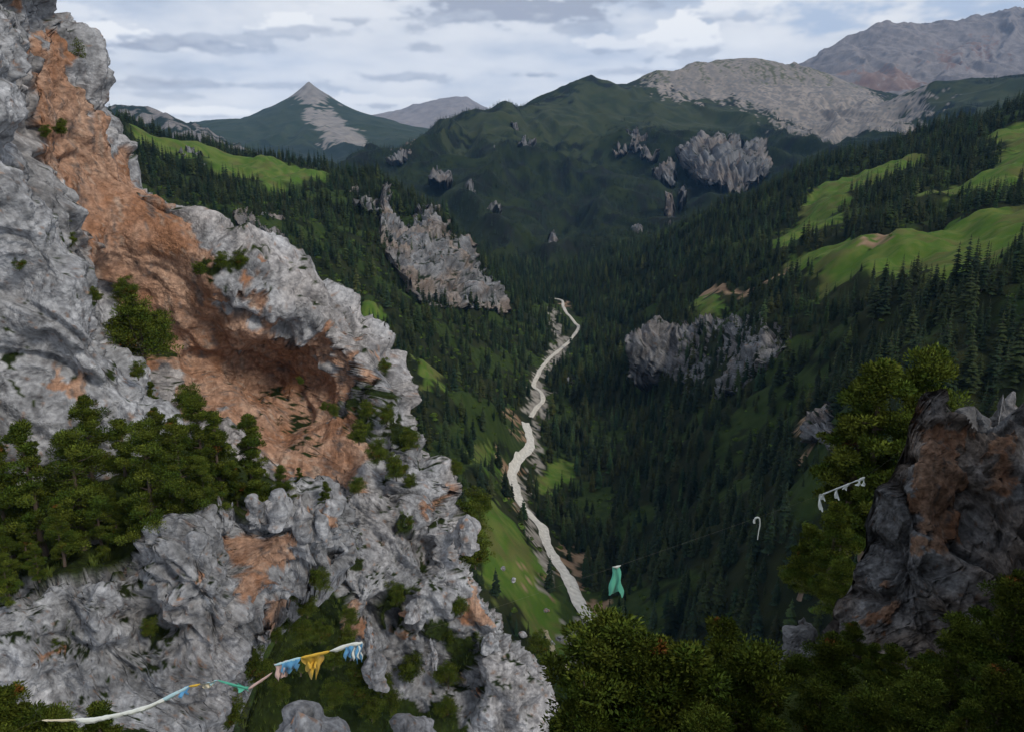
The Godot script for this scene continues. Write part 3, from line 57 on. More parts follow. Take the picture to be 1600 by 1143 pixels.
const CRAG_X := [188.7,-131.2,-1292.8,190.7,-130.6,-1306.6,202.4,-127.1,-1324.1,204.5,-126.4,-1338.2,205.4,-132.7,-1269,207.5,-132.2,-1282.5,183.9,-135.9,-1243.3,185.9,-141.2,-1255.8,188.2,-139.2,-1212.4,190.2,-144.4,-1224.5,197.4,-137.5,-1222.8,199.6,-142.8,-1235,187.3,-131.9,-1279.8,186,-133.4,-1265.9,184.7,-134.9,-1252.5,198.2,-129,-1292.9,194,-132.8,-1259.6,190.1,-136.4,-1228.5,203.4,-133.4,-1256.7,201.1,-135,-1243.9,198.9,-136.5,-1231.3,184.3,-135.1,-1281.7,206.8,-136.5,-1257.5]
const CRAG_Y := [311.6,-98.8,-1534.5,314.8,-97.5,-1550.9,325,-89,-1568,328.4,-87.5,-1584.7,327.3,-98.5,-1529.5,330.6,-97.2,-1545.8,289,-110.1,-1407.2,292.2,-115.5,-1421.2,302.4,-108.4,-1413.4,305.7,-113.8,-1427.5,306,-100.9,-1503.3,298.9,-104.3,-1463.5,292.8,-107.8,-1428.6,323.1,-94.7,-1555,312.1,-100.4,-1496.8,301,-105.4,-1438.9,321.2,-100.3,-1501.2,313.6,-103.3,-1465.5,306.7,-106.4,-1433.3,298,-105.6,-1482.1,321,-104.4,-1481.1]
const CRAG_Z := [195.5,-142.6,-1184.9,197.5,-142.2,-1197.5,208.6,-136.6,-1231.9,210.7,-136.1,-1245,204.9,-143.6,-1162.6,207,-143.2,-1175,186,-148,-1112.7,188,-153,-1123.8,193.9,-147.3,-1107.4,196,-152.3,-1118.5,193.2,-143.5,-1168,190.5,-145.3,-1147.1,187.8,-147,-1126.6,203.9,-138.6,-1201.9,198.7,-142.3,-1167.4,193.1,-145.3,-1130.5,202.2,-144,-1148.7,199,-145.3,-1133,196,-146.5,-1117.7,189.3,-147.2,-1162.2,204.7,-146.7,-1144.2]
const CRAG_EDGE := [15,7,9,7,12,6,6,4,5,3,5,3,5,4,4,3,3,2,4,3,4,3,3,2,4,3,3,2,3,2,4,3,3,3,3,3,3,3,3,3,3,2,3,2]
const CRAG_FACE := [0.25,0.35,0.9,-0.39,0.44,0.81,-0.24,0.31,0.92,-0.13,0.31,0.94,-0.19,0.32,0.93,0.24,0.36,0.9,0.36,0.38,0.85,0.4,0.32,0.86,0.1,0.35,0.93,0.06,0.32,0.95,0.02,0.31,0.95,-0.11,0.55,0.83,-0.63,0.3,0.72,0.07,0.31,0.95,0.05,0.29,0.96,0.09,0.34,0.93,0.06,0.38,0.92,0.04,0.39,0.92,-0.19,0.38,0.9,-0.15,0.4,0.9,-0.2,0.37,0.91,-0.19,0.41,0.89]
const CRAG_WARM := [0.8,0.3,0.5,0.5,0.5,0.6,0.5,0.3,0.4,0.8,0.4,0,0.9,0.4,0.4,0.4,0.5,0.7,0.8,1,0.4,0.3]
const CRAGS := [CRAG_A,CRAG_B,CRAG_C,CRAG_D,CRAG_E,CRAG_F,CRAG_G,CRAG_H,CRAG_I,CRAG_J,CRAG_K,CRAG_L,CRAG_M,CRAG_P,CRAG_Q,CRAG_R,CRAG_S,CRAG_V,CRAG_W,CRAG_X,CRAG_Y,CRAG_Z]
const BLOCKS := [-23.5,-28.2,-55.3,-23.4,-26.2,-55.8,1.7,-23,-28.2,-55.5,-22.8,-26.8,-55.9,1,-22.1,-28.7,-55.8,-22,-26.1,-56.5,1.2,-21.6,-28.5,-56.2,-21.4,-26.9,-56.6,0.9,-19.8,-28.9,-57,-19.7,-26.5,-57.7,1.2,-19.2,-28.9,-57.3,-19.1,-27.3,-57.7,0.9,-18.2,-29.2,-57.7,-18.4,-26.6,-58.4,1.3,-17.7,-29.2,-58,-17.5,-27.4,-58.5,0.9,-16.5,-30.5,-58,-16.6,-27.3,-58.9,1.4,-15.9,-30.7,-58.2,-15.8,-28,-59,1.1,-15.2,-31.3,-58.3,-15.1,-28.4,-59.1,1.3,-14.6,-30.1,-59.3,-14.8,-28.1,-59.9,1,-12,-39.3,-39.8,-12,-31.4,-42,4.2,-13.8,-37.4,-39.3,-13.5,-33,-40.5,2.4,-7.2,-45.4,-49.5,-6.9,-40.1,-51,4,-5.5,-44.5,-82.3,-5.7,-41,-83.3,2.2,-14.2,-55.1,-72.2,-14.2,-50,-73.7,2,-15.3,-52,-73.8,-15.3,-48.1,-74.9,1.6,-8.6,-54.9,-74.5,-8.8,-51.2,-75.5,2.2,-10.8,-50,-76.7,-11,-47.7,-77.4,2,-2.8,-54.3,-77.1,-3.1,-52.6,-77.6,1.4,-25.5,-28.2,-54.1,-25.6,-27.6,-54.3,0.8,-33.4,-30.3,-56.9,-33.6,-29.3,-57.2,1.6,21.9,-14.7,-35.3,21.8,-12.2,-36,1.3,23.2,-15.1,-36.2,23.3,-11.7,-37.2,1.3,25.7,-16.3,-39,25.6,-12.6,-40.1,0.9,9,-17.4,-22.6,9,-15.9,-23,1.1,9.5,-17.2,-23,9.6,-15.6,-23.4,1,9.9,-16.5,-23.4,10,-15.4,-23.7,0.8]
const NEAR := [7.9,-16.9,-22.2,9.3,-16.3,-22.4,10.2,-16,-22,11.5,-15.6,-20.5,12.6,-14.9,-19.1,13.4,-14.3,-17.8,14.4,-12.9,-16.1,6.7,-15.7,-18.4,8.4,-15,-17.6,10.1,-13.9,-16.3,10.8,-12.7,-14.1,6,-12.5,-12,7.7,-10.5,-9.5,4.8,-15.1,-16.5,3,-15.1,-15.5,1.4,-14.8,-13.5,1.9,-11.8,-9.1,4.8,-9.9,-7.6,9.8,-10.8,-10.4,-1,-1.7,0,2,-1.7,0,6,-1,2,0,-1.8,3,-4,-3,2,-9,-9,-6,-12,-15,-13,12,-2,-8,18,-4,-14,-3,-12,-9,1.5,-22,-20,9,-26,-27,4,-30,-27,16,-1,4,-9,-2,6]
const JUNIPERS := [-37.5,-30.3,-54,9.6,0,-35.2,-30,-54.3,11.1,1,-32.8,-29.9,-55.3,9.8,2,-35.7,-29.9,-63.1,9.9,0,-30.4,-29.5,-58.2,9.2,1,-26.8,-28.3,-54.8,8.9,2,-24.7,-27.5,-55.2,8.2,0,-23.6,-28.5,-59.6,8.3,1,-21.5,-29.8,-60.9,8.8,3,-26.7,-28.4,-64.4,7.8,2,-43.9,-30.3,-68.8,8.3,1,-19.3,-29.5,-61.7,3.5,2,-15.8,-30.1,-62.3,2.4,0,-43.2,-29.3,-73.3,6.9,0,-47.1,-29.9,-71.7,8,2,-19,-30.7,-66.2,2.6,1,-38.1,-29.6,-71.7,6.1,2,-43.7,-30.7,-62.4,9.8,1,-29.9,-28,-63.5,6.6,0,-36.6,-30.4,-51,5.5,2,-32.5,-29.7,-52.1,5.1,0,-34.6,-30,-51.3,4.1,1,-31.3,-30.1,-55.2,5.4,2,-30.5,-30,-56,4.5,3,-28.1,-28.9,-55.4,5.4,0,-25.7,-28,-55.2,4.8,1,-23.3,-27.4,-55.6,4.9,2,-22.7,-29.3,-60.6,3.7,0,-34.3,-30.5,-48.2,3.9,2,-32.9,-29.6,-49.6,3.1,0,-36.1,-27,-76.3,3.9,1,-44.2,-27,-78.3,4,0]
const SHRUBS := [-35.3,-15.2,-96.9,2.3,0,-33.7,-15.8,-99.5,2.7,1,-36.3,-15.4,-92.7,1.8,0,-33.5,-15,-104,1.8,1,-29.2,-17.6,-105.4,2.2,0,-37.7,-21.8,-79.3,6.2,1,-37.1,-21.3,-81.2,4.7,0,-38.8,-19.2,-79.6,4.6,0,-39.7,-16.1,-81,2.6,1,-33.1,-26.7,-77.4,3.3,0,-16.9,-29.7,-101.8,1.9,1,-25.4,-28.5,-92.2,1.1,0,-21.1,-31.6,-89.5,1.7,1,-22.2,-30.9,-89.5,1.2,0,-18,-34.3,-88.1,3,0,-15.8,-36.6,-87.7,3,1,-13.8,-39,-88.5,3.5,0,-12.7,-36.9,-92.6,2.8,1,-18,-33.5,-94.8,2.4,0,-15.8,-34.7,-95.5,2.7,1,-46.3,0.3,-85.7,1.8,0,-46.7,-0,-83.6,1.3,1,-44,-8.5,-79.2,1.9,0,-43.2,-10.3,-78.8,1.5,1,-47.9,8.5,-95,2.4,2,-35,-21.6,-71.9,1.8,0,-42,-10.8,-68,1.2,1,-37.8,-14.3,-71.8,1.5,0,-7.3,-41.2,-94.5,2.1,1,-5.4,-49.2,-94.3,5,1,-4.7,-52.2,-91.5,5.7,0,-4.3,-48.4,-98.3,4.3,0,-12.2,-39.9,-87.8,2,0,-16.2,-36.1,-77.9,2,1,-7.4,-55.7,-80.2,2.9,0,-5.8,-52.1,-79.9,2.5,1,-12.8,-49.6,-78.6,2.8,0,-11.6,-42.2,-82.5,1.2,1,-14.9,-36.9,-65.7,2.1,0,-16.2,-36.6,-59.8,2.2,1,-11.5,-58.2,-76.8,3.6,0,-16.5,-57.9,-73.2,3.2,1,-7.2,-59.5,-77.3,3.2,1,-20.6,-43.4,-64.5,2.4,0,-21.1,-42.9,-56.5,3,1,-21.8,-43.7,-52.3,3,0,-19.8,-45.4,-65.4,2.4,1,-2.9,-56,-78.3,2.2,0,-17.2,-50.8,-72,2.7,0,-13.3,-60.4,-74.3,2.8,1,-26.5,-35,-51.1,1.5,0,-31.7,-34.5,-48.2,1.1,1,3.3,-64.2,-89.7,3.3,1,-18,-40.3,-61.8,2.2,0,-18.5,-46.7,-67.3,2.2,1,-18.5,-52.5,-71.2,2.9,0,-21.3,-51.8,-69.3,3.2,1,-22.8,-53.4,-67.4,2.5,0,-16.5,-55.8,-73.6,2.7,1,-14,-58.5,-74.9,2.5,0,-18.6,-56.6,-70.5,2.9,1,-15.1,-60,-72.7,3.4,0,-7.1,-61.7,-74.8,2.8,1,-20.9,-42.8,-61.6,1.7,0,-16.8,-48.2,-72.1,2.2,1,-18.4,-37.5,-59.8,1.6,0]
const NEAR_PLANTS := [4.4,-18,-16.7,6.7,3,1.5,2.7,-17.9,-17.3,5.5,1,1.5,6.1,-18.1,-17.7,6,2,1.2,7.2,-17.9,-18.8,3.3,0,1.5,1.6,-17.3,-17.9,3.2,1,1.6,5.9,-18,-19.8,5.2,0,1.2,3.8,-18,-18.3,5.4,2,1.1,6.4,-16.7,-16.1,3.5,3,1.6,1.9,-17.1,-15.9,4,0,1.4,4.3,-15.4,-14.8,3.4,2,1.4,2.7,-15.4,-14.3,2.9,1,1.6,2.4,-17.2,-17.4,5.9,2,1.6,3.3,-16.8,-17,5.5,0,1.4,1.7,-17.1,-16.5,4.9,3,1.2,-13.3,-17.5,-17.9,3.9,0,1.5,-15,-17.9,-18.8,4.2,2,1.4,-12.7,-18.4,-18.7,3.5,2,1.4,-11.9,-19.1,-19.5,3.7,1,1.5,-10,-17.8,-17.8,2.6,0,1.5,19.7,-22.3,-40.4,11.8,3,1.3,19.1,-22.4,-41.4,10.6,1,1.3,22.7,-22.4,-41.4,12.1,2,1,20.9,-21.8,-39.5,9.5,0,1.1,15.6,-22,-35.3,5.4,0,1.4,15.1,-23.1,-37.1,4.4,1,1.5,15.5,-22.3,-33.2,3.6,2,1.6,9,-16.2,-19.3,3.1,0,1.6,10.2,-15.5,-18.5,2.6,1,1.7,11.7,-15.1,-18.1,3.4,2,1.4,12.7,-14.6,-17.7,4.4,0,1.3,13.4,-14.4,-17.2,4.3,1,1.4,9.4,-14.7,-15.6,2.9,2,1.7,10.6,-14,-14.7,3.3,0,1.6,7.7,-16.2,-17.2,3.2,1,1.6,8.6,-15.6,-16.4,3,2,1.6,8.6,-17.6,-21,2.6,2,1.5,10.7,-16.3,-21.9,1.8,0,1.6,15.3,-14.6,-20.8,2.7,2,1.3,9.5,-12.9,-14,1.8,1,1.8,10.5,-12.7,-13,3.1,3,1.7,7.5,-13.3,-12.8,2.2,0,1.9,6.7,-14.4,-14.1,2.4,3,1.9,8,-12.4,-12.1,1.8,2,1.9,10.7,-15.9,-20.4,1.7,1,1.8,12,-15.8,-19.9,1.7,0,1.8,13.3,-15,-19.8,1.7,2,1.6]
const FLAG_LINE := [-10.7,-12.24,-14.4,-10.14,-12.08,-14.55,-9.02,-12.11,-14.64,-8.09,-11.97,-14.79,-7.55,-11.79,-14.94,-7.14,-11.64,-15.09,-6.53,-11.57,-15.21,-5.85,-11.75,-15.16,-5.35,-11.47,-15.34,-5.31,-11.31,-15.39,-4.74,-11.21,-15.52,-4.09,-11.07,-15.56,-3.66,-10.93,-15.6,-3.37,-10.9,-15.61,-1.48,-10.81,-16.26,2.65,-10.54,-18.31,7.04,-10.47,-20.93,9.49,-10.52,-22.58,11.44,-10.58,-24.02,14.05,-10.29,-26.39]
const SIDE_CLIFF := [14,-28,16,16,-14,16,17.5,-5,16,18.5,2,16,19.7,7,16,22.5,10,16,29.5,9,16,15.5,-28,8,17.5,-14,8,19,-5,8,20,2,8,21.2,7,8,24,10,8,31,9,8,14,-28,0,16,-14,0,17.5,-5,0,18.5,2,0,19.7,7,0,22.5,10,0,29.5,9,0,15.5,-28,-8,17.5,-14,-8,19,-5,-8,20,2,-8,21.2,7,-8,24,10,-8,31,9,-8,14,-28,-16,16,-14,-16,17.5,-5,-16,18.5,2,-16,19.7,7,-16,22.5,10,-16,29.5,9,-16,17.5,-28,-22,19.5,-14,-22,21,-5,-22,22,-4,-22,23.2,1,-22,26,4,-22,33,3,-22]
const BOULDERS := [3.1,-166.8,-242.9,12.7,-170.5,-264.3,16.7,-175.8,-253.2,-3.3,-153.6,-267.6,0,-157.7,-264.7,13.7,-174.8,-248.8]
const CLOUDS := [0.84,8.3,8.68,1.64,-1,-2.96,7.45,3.2,0.64,-0.6,4.24,6.86,2.74,0.46,-0.5,-25.24,5.76,3.43,1.19,1,-20.41,5.6,4.34,0.64,-0.7,-23.36,5.34,2.74,0.37,-0.8,-17.33,5.93,1.83,0.32,-0.4,-14.52,6.85,2.74,0.82,0.8,-13.33,6.65,3.2,0.41,-0.35,11.01,6.25,3.43,1.37,1,15.61,7.99,3.66,1.1,0.6,6.79,5.86,3.2,0.55,0.5,-6.86,3.79,6.85,0.46,-0.45,1.29,3.98,1.64,0.27,-0.6,-19.51,3.22,6.85,0.41,-0.5,-21.85,2.49,4.11,0.27,-0.3,-19.68,1.51,4.11,0.37,0.7,-8.62,2.32,4.11,0.41,0.5,8.54,4.18,3.2,0.37,-0.35,19.86,7.31,5.48,1.19,-2,26.58,7.29,4.11,0.73,-2,-5.95,5.71,1.19,0.37,-0.45,-10.03,7.72,2.74,0.73,0.4,13.48,4.58,3.2,0.41,-0.25,-26.61,7.02,2.74,0.55,0.4]


var names := {}
var mat := {}
var nz := {}
var rng := RandomNumberGenerator.new()
var valley: Surf
var near_ground: Surf
var meadow_polys := []
var gravel_polys := []
var earth_polys := []
var road_pts := PackedVector3Array()


# ---------------------------------------------------------------- surfaces through scattered points
class Surf:
	var o := Vector3.ZERO
	var sa := Vector3.RIGHT
	var ta := Vector3.BACK
	var na := Vector3.UP
	var ps := PackedFloat64Array()
	var pt := PackedFloat64Array()
	var w := PackedFloat64Array()
	var lo := Vector2.ZERO
	var cell := 1.0
	var nx := 0
	var ny := 0
	var lat := PackedFloat32Array()
	var hull := PackedVector2Array()

	func _init(flat: Array, n := Vector3.ZERO) -> void:
		var p := PackedVector3Array()
		for i in range(0, flat.size(), 3):
			p.append(Vector3(flat[i], flat[i + 1], flat[i + 2]))
		var c := p.size()
		if n != Vector3.ZERO:
			na = n.normalized()
			var sx := 0.0
			var sy := 0.0
			var sz := 0.0
			for v in p:
				sx += v.x
				sy += v.y
				sz += v.z
			o = Vector3(snappedf(sx / c, 0.1), snappedf(sy / c, 0.1), snappedf(sz / c, 0.1))
			ta = (Vector3.UP - na * na.y).normalized()
			sa = ta.cross(na)
		var hh := PackedFloat64Array()
		var flatp := PackedVector2Array()
		for v in p:
			var q := v - o
			ps.append(q.dot(sa))
			pt.append(q.dot(ta))
			hh.append(q.dot(na))
			flatp.append(Vector2(q.dot(sa), q.dot(ta)))
		hull = Geometry2D.convex_hull(flatp)
		var m := c + 3
		var rows := []
		for i in m:
			var r := PackedFloat64Array()
			r.resize(m + 1)
			for j in m:
				if i < c and j < c:
					r[j] = -Vector2(ps[i] - ps[j], pt[i] - pt[j]).length() + (0.001 if i == j else 0.0)
				elif i < c or j < c:
					var k := mini(i, j)
					r[j] = [1.0, ps[k], pt[k]][maxi(i, j) - c]
			r[m] = hh[i] if i < c else 0.0
			rows.append(r)
		for i in m:
			var best := i
			for k in range(i + 1, m):
				if absf(rows[k][i]) > absf(rows[best][i]):
					best = k
			var sw = rows[i]
			rows[i] = rows[best]
			rows[best] = sw
			var ri: PackedFloat64Array = rows[i]
			for k in range(i + 1, m):
				var rk: PackedFloat64Array = rows[k]
				var f := rk[i] / ri[i]
				if f != 0.0:
					for j in range(i, m + 1):
						rk[j] -= f * ri[j]
					rows[k] = rk
		w.resize(m)
		for i in range(m - 1, -1, -1):
			var r: PackedFloat64Array = rows[i]
			var v := r[m]
			for j in range(i + 1, m):
				v -= r[j] * w[j]
			w[i] = v / r[i]

	func exact(s: float, t: float) -> float:
		var c := ps.size()
		var v := w[c] + w[c + 1] * s + w[c + 2] * t
		for i in c:
			var a := s - ps[i]
			var b := t - pt[i]
			v -= w[i] * sqrt(a * a + b * b)
		return v

	func prepare(rect: Rect2, size: float) -> void:
		lo = rect.position
		cell = size
		nx = int(ceil(rect.size.x / size)) + 2
		ny = int(ceil(rect.size.y / size)) + 2
		lat.resize(nx * ny)
		for j in ny:
			for i in nx:
				lat[j * nx + i] = exact(lo.x + i * size, lo.y + j * size)

	func soften(times: int) -> void:
		for k in times:
			var o2 := lat.duplicate()
			for j in range(1, ny - 1):
				for i in range(1, nx - 1):
					var q := j * nx + i
					o2[q] = lat[q] * 0.4 + (lat[q - 1] + lat[q + 1] + lat[q - nx] + lat[q + nx]) * 0.15
			lat = o2

	func h(s: float, t: float) -> float:
		var x := clampf((s - lo.x) / cell, 0.0, nx - 1.001)
		var y := clampf((t - lo.y) / cell, 0.0, ny - 1.001)
		var i := int(x)
		var j := int(y)
		x -= i
		y -= j
		var k := j * nx + i
		return lerpf(lerpf(lat[k], lat[k + 1], x), lerpf(lat[k + nx], lat[k + nx + 1], x), y)

	func box() -> Rect2:
		var r := Rect2(hull[0], Vector2.ZERO)
		for q in hull:
			r = r.expand(q)
		return r

	func at(s: float, t: float, hh: float) -> Vector3:
		return o + sa * s + ta * t + na * hh


func polygons(list: Array) -> Array:
	var out := []
	for flat in list:
		var p := PackedVector2Array()
		for i in range(0, flat.size(), 2):
			p.append(Vector2(flat[i], flat[i + 1]))
		var b := Rect2(p[0], Vector2.ZERO)
		for q in p:
			b = b.expand(q)
		out.append([b, p])
	return out


func inside(polys: Array, q: Vector2) -> bool:
	for a in polys:
		if a[0].has_point(q) and Geometry2D.is_point_in_polygon(q, a[1]):
			return true
	return false


func points(flat: Array) -> PackedVector3Array:
	var p := PackedVector3Array()
	for i in range(0, flat.size(), 3):
		p.append(Vector3(flat[i], flat[i + 1], flat[i + 2]))
	return p


func fractal(kind: int, freq: float, octaves: int, s: int, gain := 0.5) -> FastNoiseLite:
	var n := FastNoiseLite.new()
	n.noise_type = kind as FastNoiseLite.NoiseType
	n.frequency = freq
	n.seed = s
	n.fractal_type = FastNoiseLite.FRACTAL_FBM if octaves > 1 else FastNoiseLite.FRACTAL_NONE
	n.fractal_octaves = octaves
	n.fractal_gain = gain
	return n


func cells(freq: float, s: int, what: int) -> FastNoiseLite:
	var n := FastNoiseLite.new()
	n.noise_type = FastNoiseLite.TYPE_CELLULAR
	n.frequency = freq
	n.seed = s
	n.fractal_type = FastNoiseLite.FRACTAL_NONE
	n.cellular_return_type = what as FastNoiseLite.CellularReturnType
	return n


func setup_noise() -> void:
	nz.low = fractal(FastNoiseLite.TYPE_SIMPLEX, 1.0, 3, 11)
	nz.mid = fractal(FastNoiseLite.TYPE_SIMPLEX, 1.0, 4, 12, 0.55)
	nz.warp = fractal(FastNoiseLite.TYPE_SIMPLEX, 1.0, 2, 13)
	nz.value = cells(1.0, 14, FastNoiseLite.RETURN_CELL_VALUE)
	nz.crack = cells(1.0, 14, FastNoiseLite.RETURN_DISTANCE2_SUB)
	nz.gully = fractal(FastNoiseLite.TYPE_SIMPLEX, 1.0, 3, 19, 0.4)
	nz.gully.fractal_type = FastNoiseLite.FRACTAL_RIDGED
	nz.knob = cells(1.0, 17, FastNoiseLite.RETURN_DISTANCE)
	nz.ridge = fractal(FastNoiseLite.TYPE_SIMPLEX, 1.0, 5, 15, 0.5)
	nz.ridge.fractal_type = FastNoiseLite.FRACTAL_RIDGED


# ---------------------------------------------------------------- materials
func ramp(a: Color, b: Color, mid := 0.5) -> Gradient:
	var g := Gradient.new()
	g.offsets = PackedFloat32Array([0.0, mid, 1.0])
	g.colors = PackedColorArray([a, a.lerp(b, 0.5), b])
	return g


func texture(noise: FastNoiseLite, size: int, g: Gradient) -> NoiseTexture2D:
	var t := NoiseTexture2D.new()
	t.width = size
	t.height = size
	t.seamless = true
	t.noise = noise
	t.color_ramp = g
	return t


func textured(colour_map: Texture2D, height_map: Texture2D, tile: float, relief: float, detail: Texture2D = null, detail_tile := 1.0) -> StandardMaterial3D:
	var m := StandardMaterial3D.new()
	m.vertex_color_use_as_albedo = true
	m.roughness = 0.95
	m.metallic_specular = 0.25
	m.albedo_texture = colour_map
	m.uv1_triplanar = true
	m.uv1_world_triplanar = true
	m.uv1_scale = Vector3.ONE / tile
	if height_map:
		m.heightmap_enabled = true
		m.heightmap_texture = height_map
		m.heightmap_scale = relief
	if detail:
		m.detail_enabled = true
		m.detail_albedo = detail
		m.detail_blend_mode = BaseMaterial3D.BLEND_MODE_MUL
		m.detail_uv_layer = BaseMaterial3D.DETAIL_UV_2
		m.uv2_triplanar = true
		m.uv2_world_triplanar = true
		m.uv2_scale = Vector3.ONE / detail_tile
	return m


func plain(c: Color, rough := 0.9) -> StandardMaterial3D:
	var m := StandardMaterial3D.new()
	m.albedo_color = c.linear_to_srgb()
	m.roughness = rough
	return m


func setup_materials() -> void:
	var rough := fractal(FastNoiseLite.TYPE_SIMPLEX, 0.012, 7, 31, 0.62)
	var stone := texture(rough, 1024, ramp(Color(0.5, 0.5, 0.51), Color(1, 1, 1)))
	var relief_noise := fractal(FastNoiseLite.TYPE_SIMPLEX, 0.014, 6, 32, 0.6)
	var relief := texture(relief_noise, 1024, ramp(Color.BLACK, Color.WHITE))
	var blotch := texture(fractal(FastNoiseLite.TYPE_SIMPLEX, 0.02, 5, 33, 0.6), 512, ramp(Color(0.86, 0.86, 0.87), Color(1, 1, 1)))
	mat.rock = textured(stone, relief, 11.0, 20.0, blotch, 3.1)
	mat.near_rock = textured(stone, relief, 3.6, 7.0, blotch, 1.1)
	mat.far_rock = textured(stone, relief, 40.0, 45.0, blotch, 210.0)
	mat.mid_rock = textured(stone, relief, 14.0, 32.0, blotch, 70.0)
	var turf := texture(fractal(FastNoiseLite.TYPE_SIMPLEX, 0.03, 6, 34, 0.65), 1024, ramp(Color(0.82, 0.83, 0.8), Color(1, 1, 1)))
	mat.ground = textured(turf, relief, 9.0, 30.0, blotch, 130.0)
	mat.ledge = textured(turf, relief, 2.0, 10.0, blotch, 9.0)
	mat.far_ground = textured(turf, relief, 70.0, 25.0, blotch, 500.0)
	mat.road = textured(turf, null, 4.0, 0.0)
	var leaf := StandardMaterial3D.new()
	leaf.vertex_color_use_as_albedo = true
	leaf.roughness = 0.85
	leaf.metallic_specular = 0.2
	leaf.backlight_enabled = true
	leaf.backlight = Color(0.3, 0.3, 0.2)
	mat.leaf = leaf
	var needle := leaf.duplicate() as StandardMaterial3D
	needle.backlight_enabled = false
	mat.needle = needle
	mat.bark = plain(Color(0.075, 0.055, 0.042))
	mat.dead_wood = plain(Color(0.26, 0.24, 0.22))
	mat.rope = plain(Color(0.16, 0.15, 0.13))


# ---------------------------------------------------------------- nodes
func numbered(called: String) -> String:
	if not names.has(called):
		names[called] = 0
		return called
	names[called] += 1
	return "%s_%03d" % [called, names[called]]


func put(called: String, mesh: Mesh, m: Material, parent: Node = self) -> MeshInstance3D:
	var o := MeshInstance3D.new()
	o.name = numbered(called) if parent == self else called
	o.mesh = mesh
	o.material_override = m
	parent.add_child(o, true)
	return o


func structure(o: Node, label := "") -> void:
	o.set_meta("kind", "structure")
	if label:
		o.set_meta("label", label)


func tag(o: Node, label: String, category: String, group := "") -> void:
	o.set_meta("label", label)
	o.set_meta("category", category)
	if group:
		o.set_meta("group", group)


func base(called: String, at := Vector3.ZERO) -> Node3D:
	var o := Node3D.new()
	o.name = numbered(called)
	o.position = at
	add_child(o)
	return o


func mesh_of(v: PackedVector3Array, n: PackedVector3Array, c: PackedColorArray, idx: PackedInt32Array) -> ArrayMesh:
	var a := []
	a.resize(Mesh.ARRAY_MAX)
	a[Mesh.ARRAY_VERTEX] = v
	if n.size():
		a[Mesh.ARRAY_NORMAL] = n
	if c.size():
		a[Mesh.ARRAY_COLOR] = c
	a[Mesh.ARRAY_INDEX] = idx
	var m := ArrayMesh.new()
	m.add_surface_from_arrays(Mesh.PRIMITIVE_TRIANGLES, a)
	return m


# normals of a grid of points: along the rows x along the columns, or the other side of it
func grid_normals(v: PackedVector3Array, nx: int, ny: int, side := 1.0) -> PackedVector3Array:
	var n := PackedVector3Array()
	n.resize(v.size())
	for j in ny:
		var ja := maxi(j - 1, 0) * nx
		var jb := mini(j + 1, ny - 1) * nx
		for i in nx:
			n[j * nx + i] = (v[j * nx + mini(i + 1, nx - 1)] - v[j * nx + maxi(i - 1, 0)]).cross(v[jb + i] - v[ja + i]).normalized() * side
	return n


func grid_index(nx: int, ny: int, keep: PackedByteArray, flip: bool) -> PackedInt32Array:
	var idx := PackedInt32Array()
	idx.resize((nx - 1) * (ny - 1) * 6)
	var at := 0
	for j in ny - 1:
		for i in nx - 1:
			var a := j * nx + i
			if keep.size() and not (keep[a] and keep[a + 1] and keep[a + nx] and keep[a + nx + 1]):
				continue
			var b := a + 1
			var d := a + nx
			var e := d + 1
			if flip:
				idx[at] = a
				idx[at + 1] = b
				idx[at + 2] = d
				idx[at + 3] = b
				idx[at + 4] = e
				idx[at + 5] = d
			else:
				idx[at] = a
				idx[at + 1] = d
				idx[at + 2] = b
				idx[at + 3] = b
				idx[at + 4] = d
				idx[at + 5] = e
			at += 6
	idx.resize(at)
	return idx


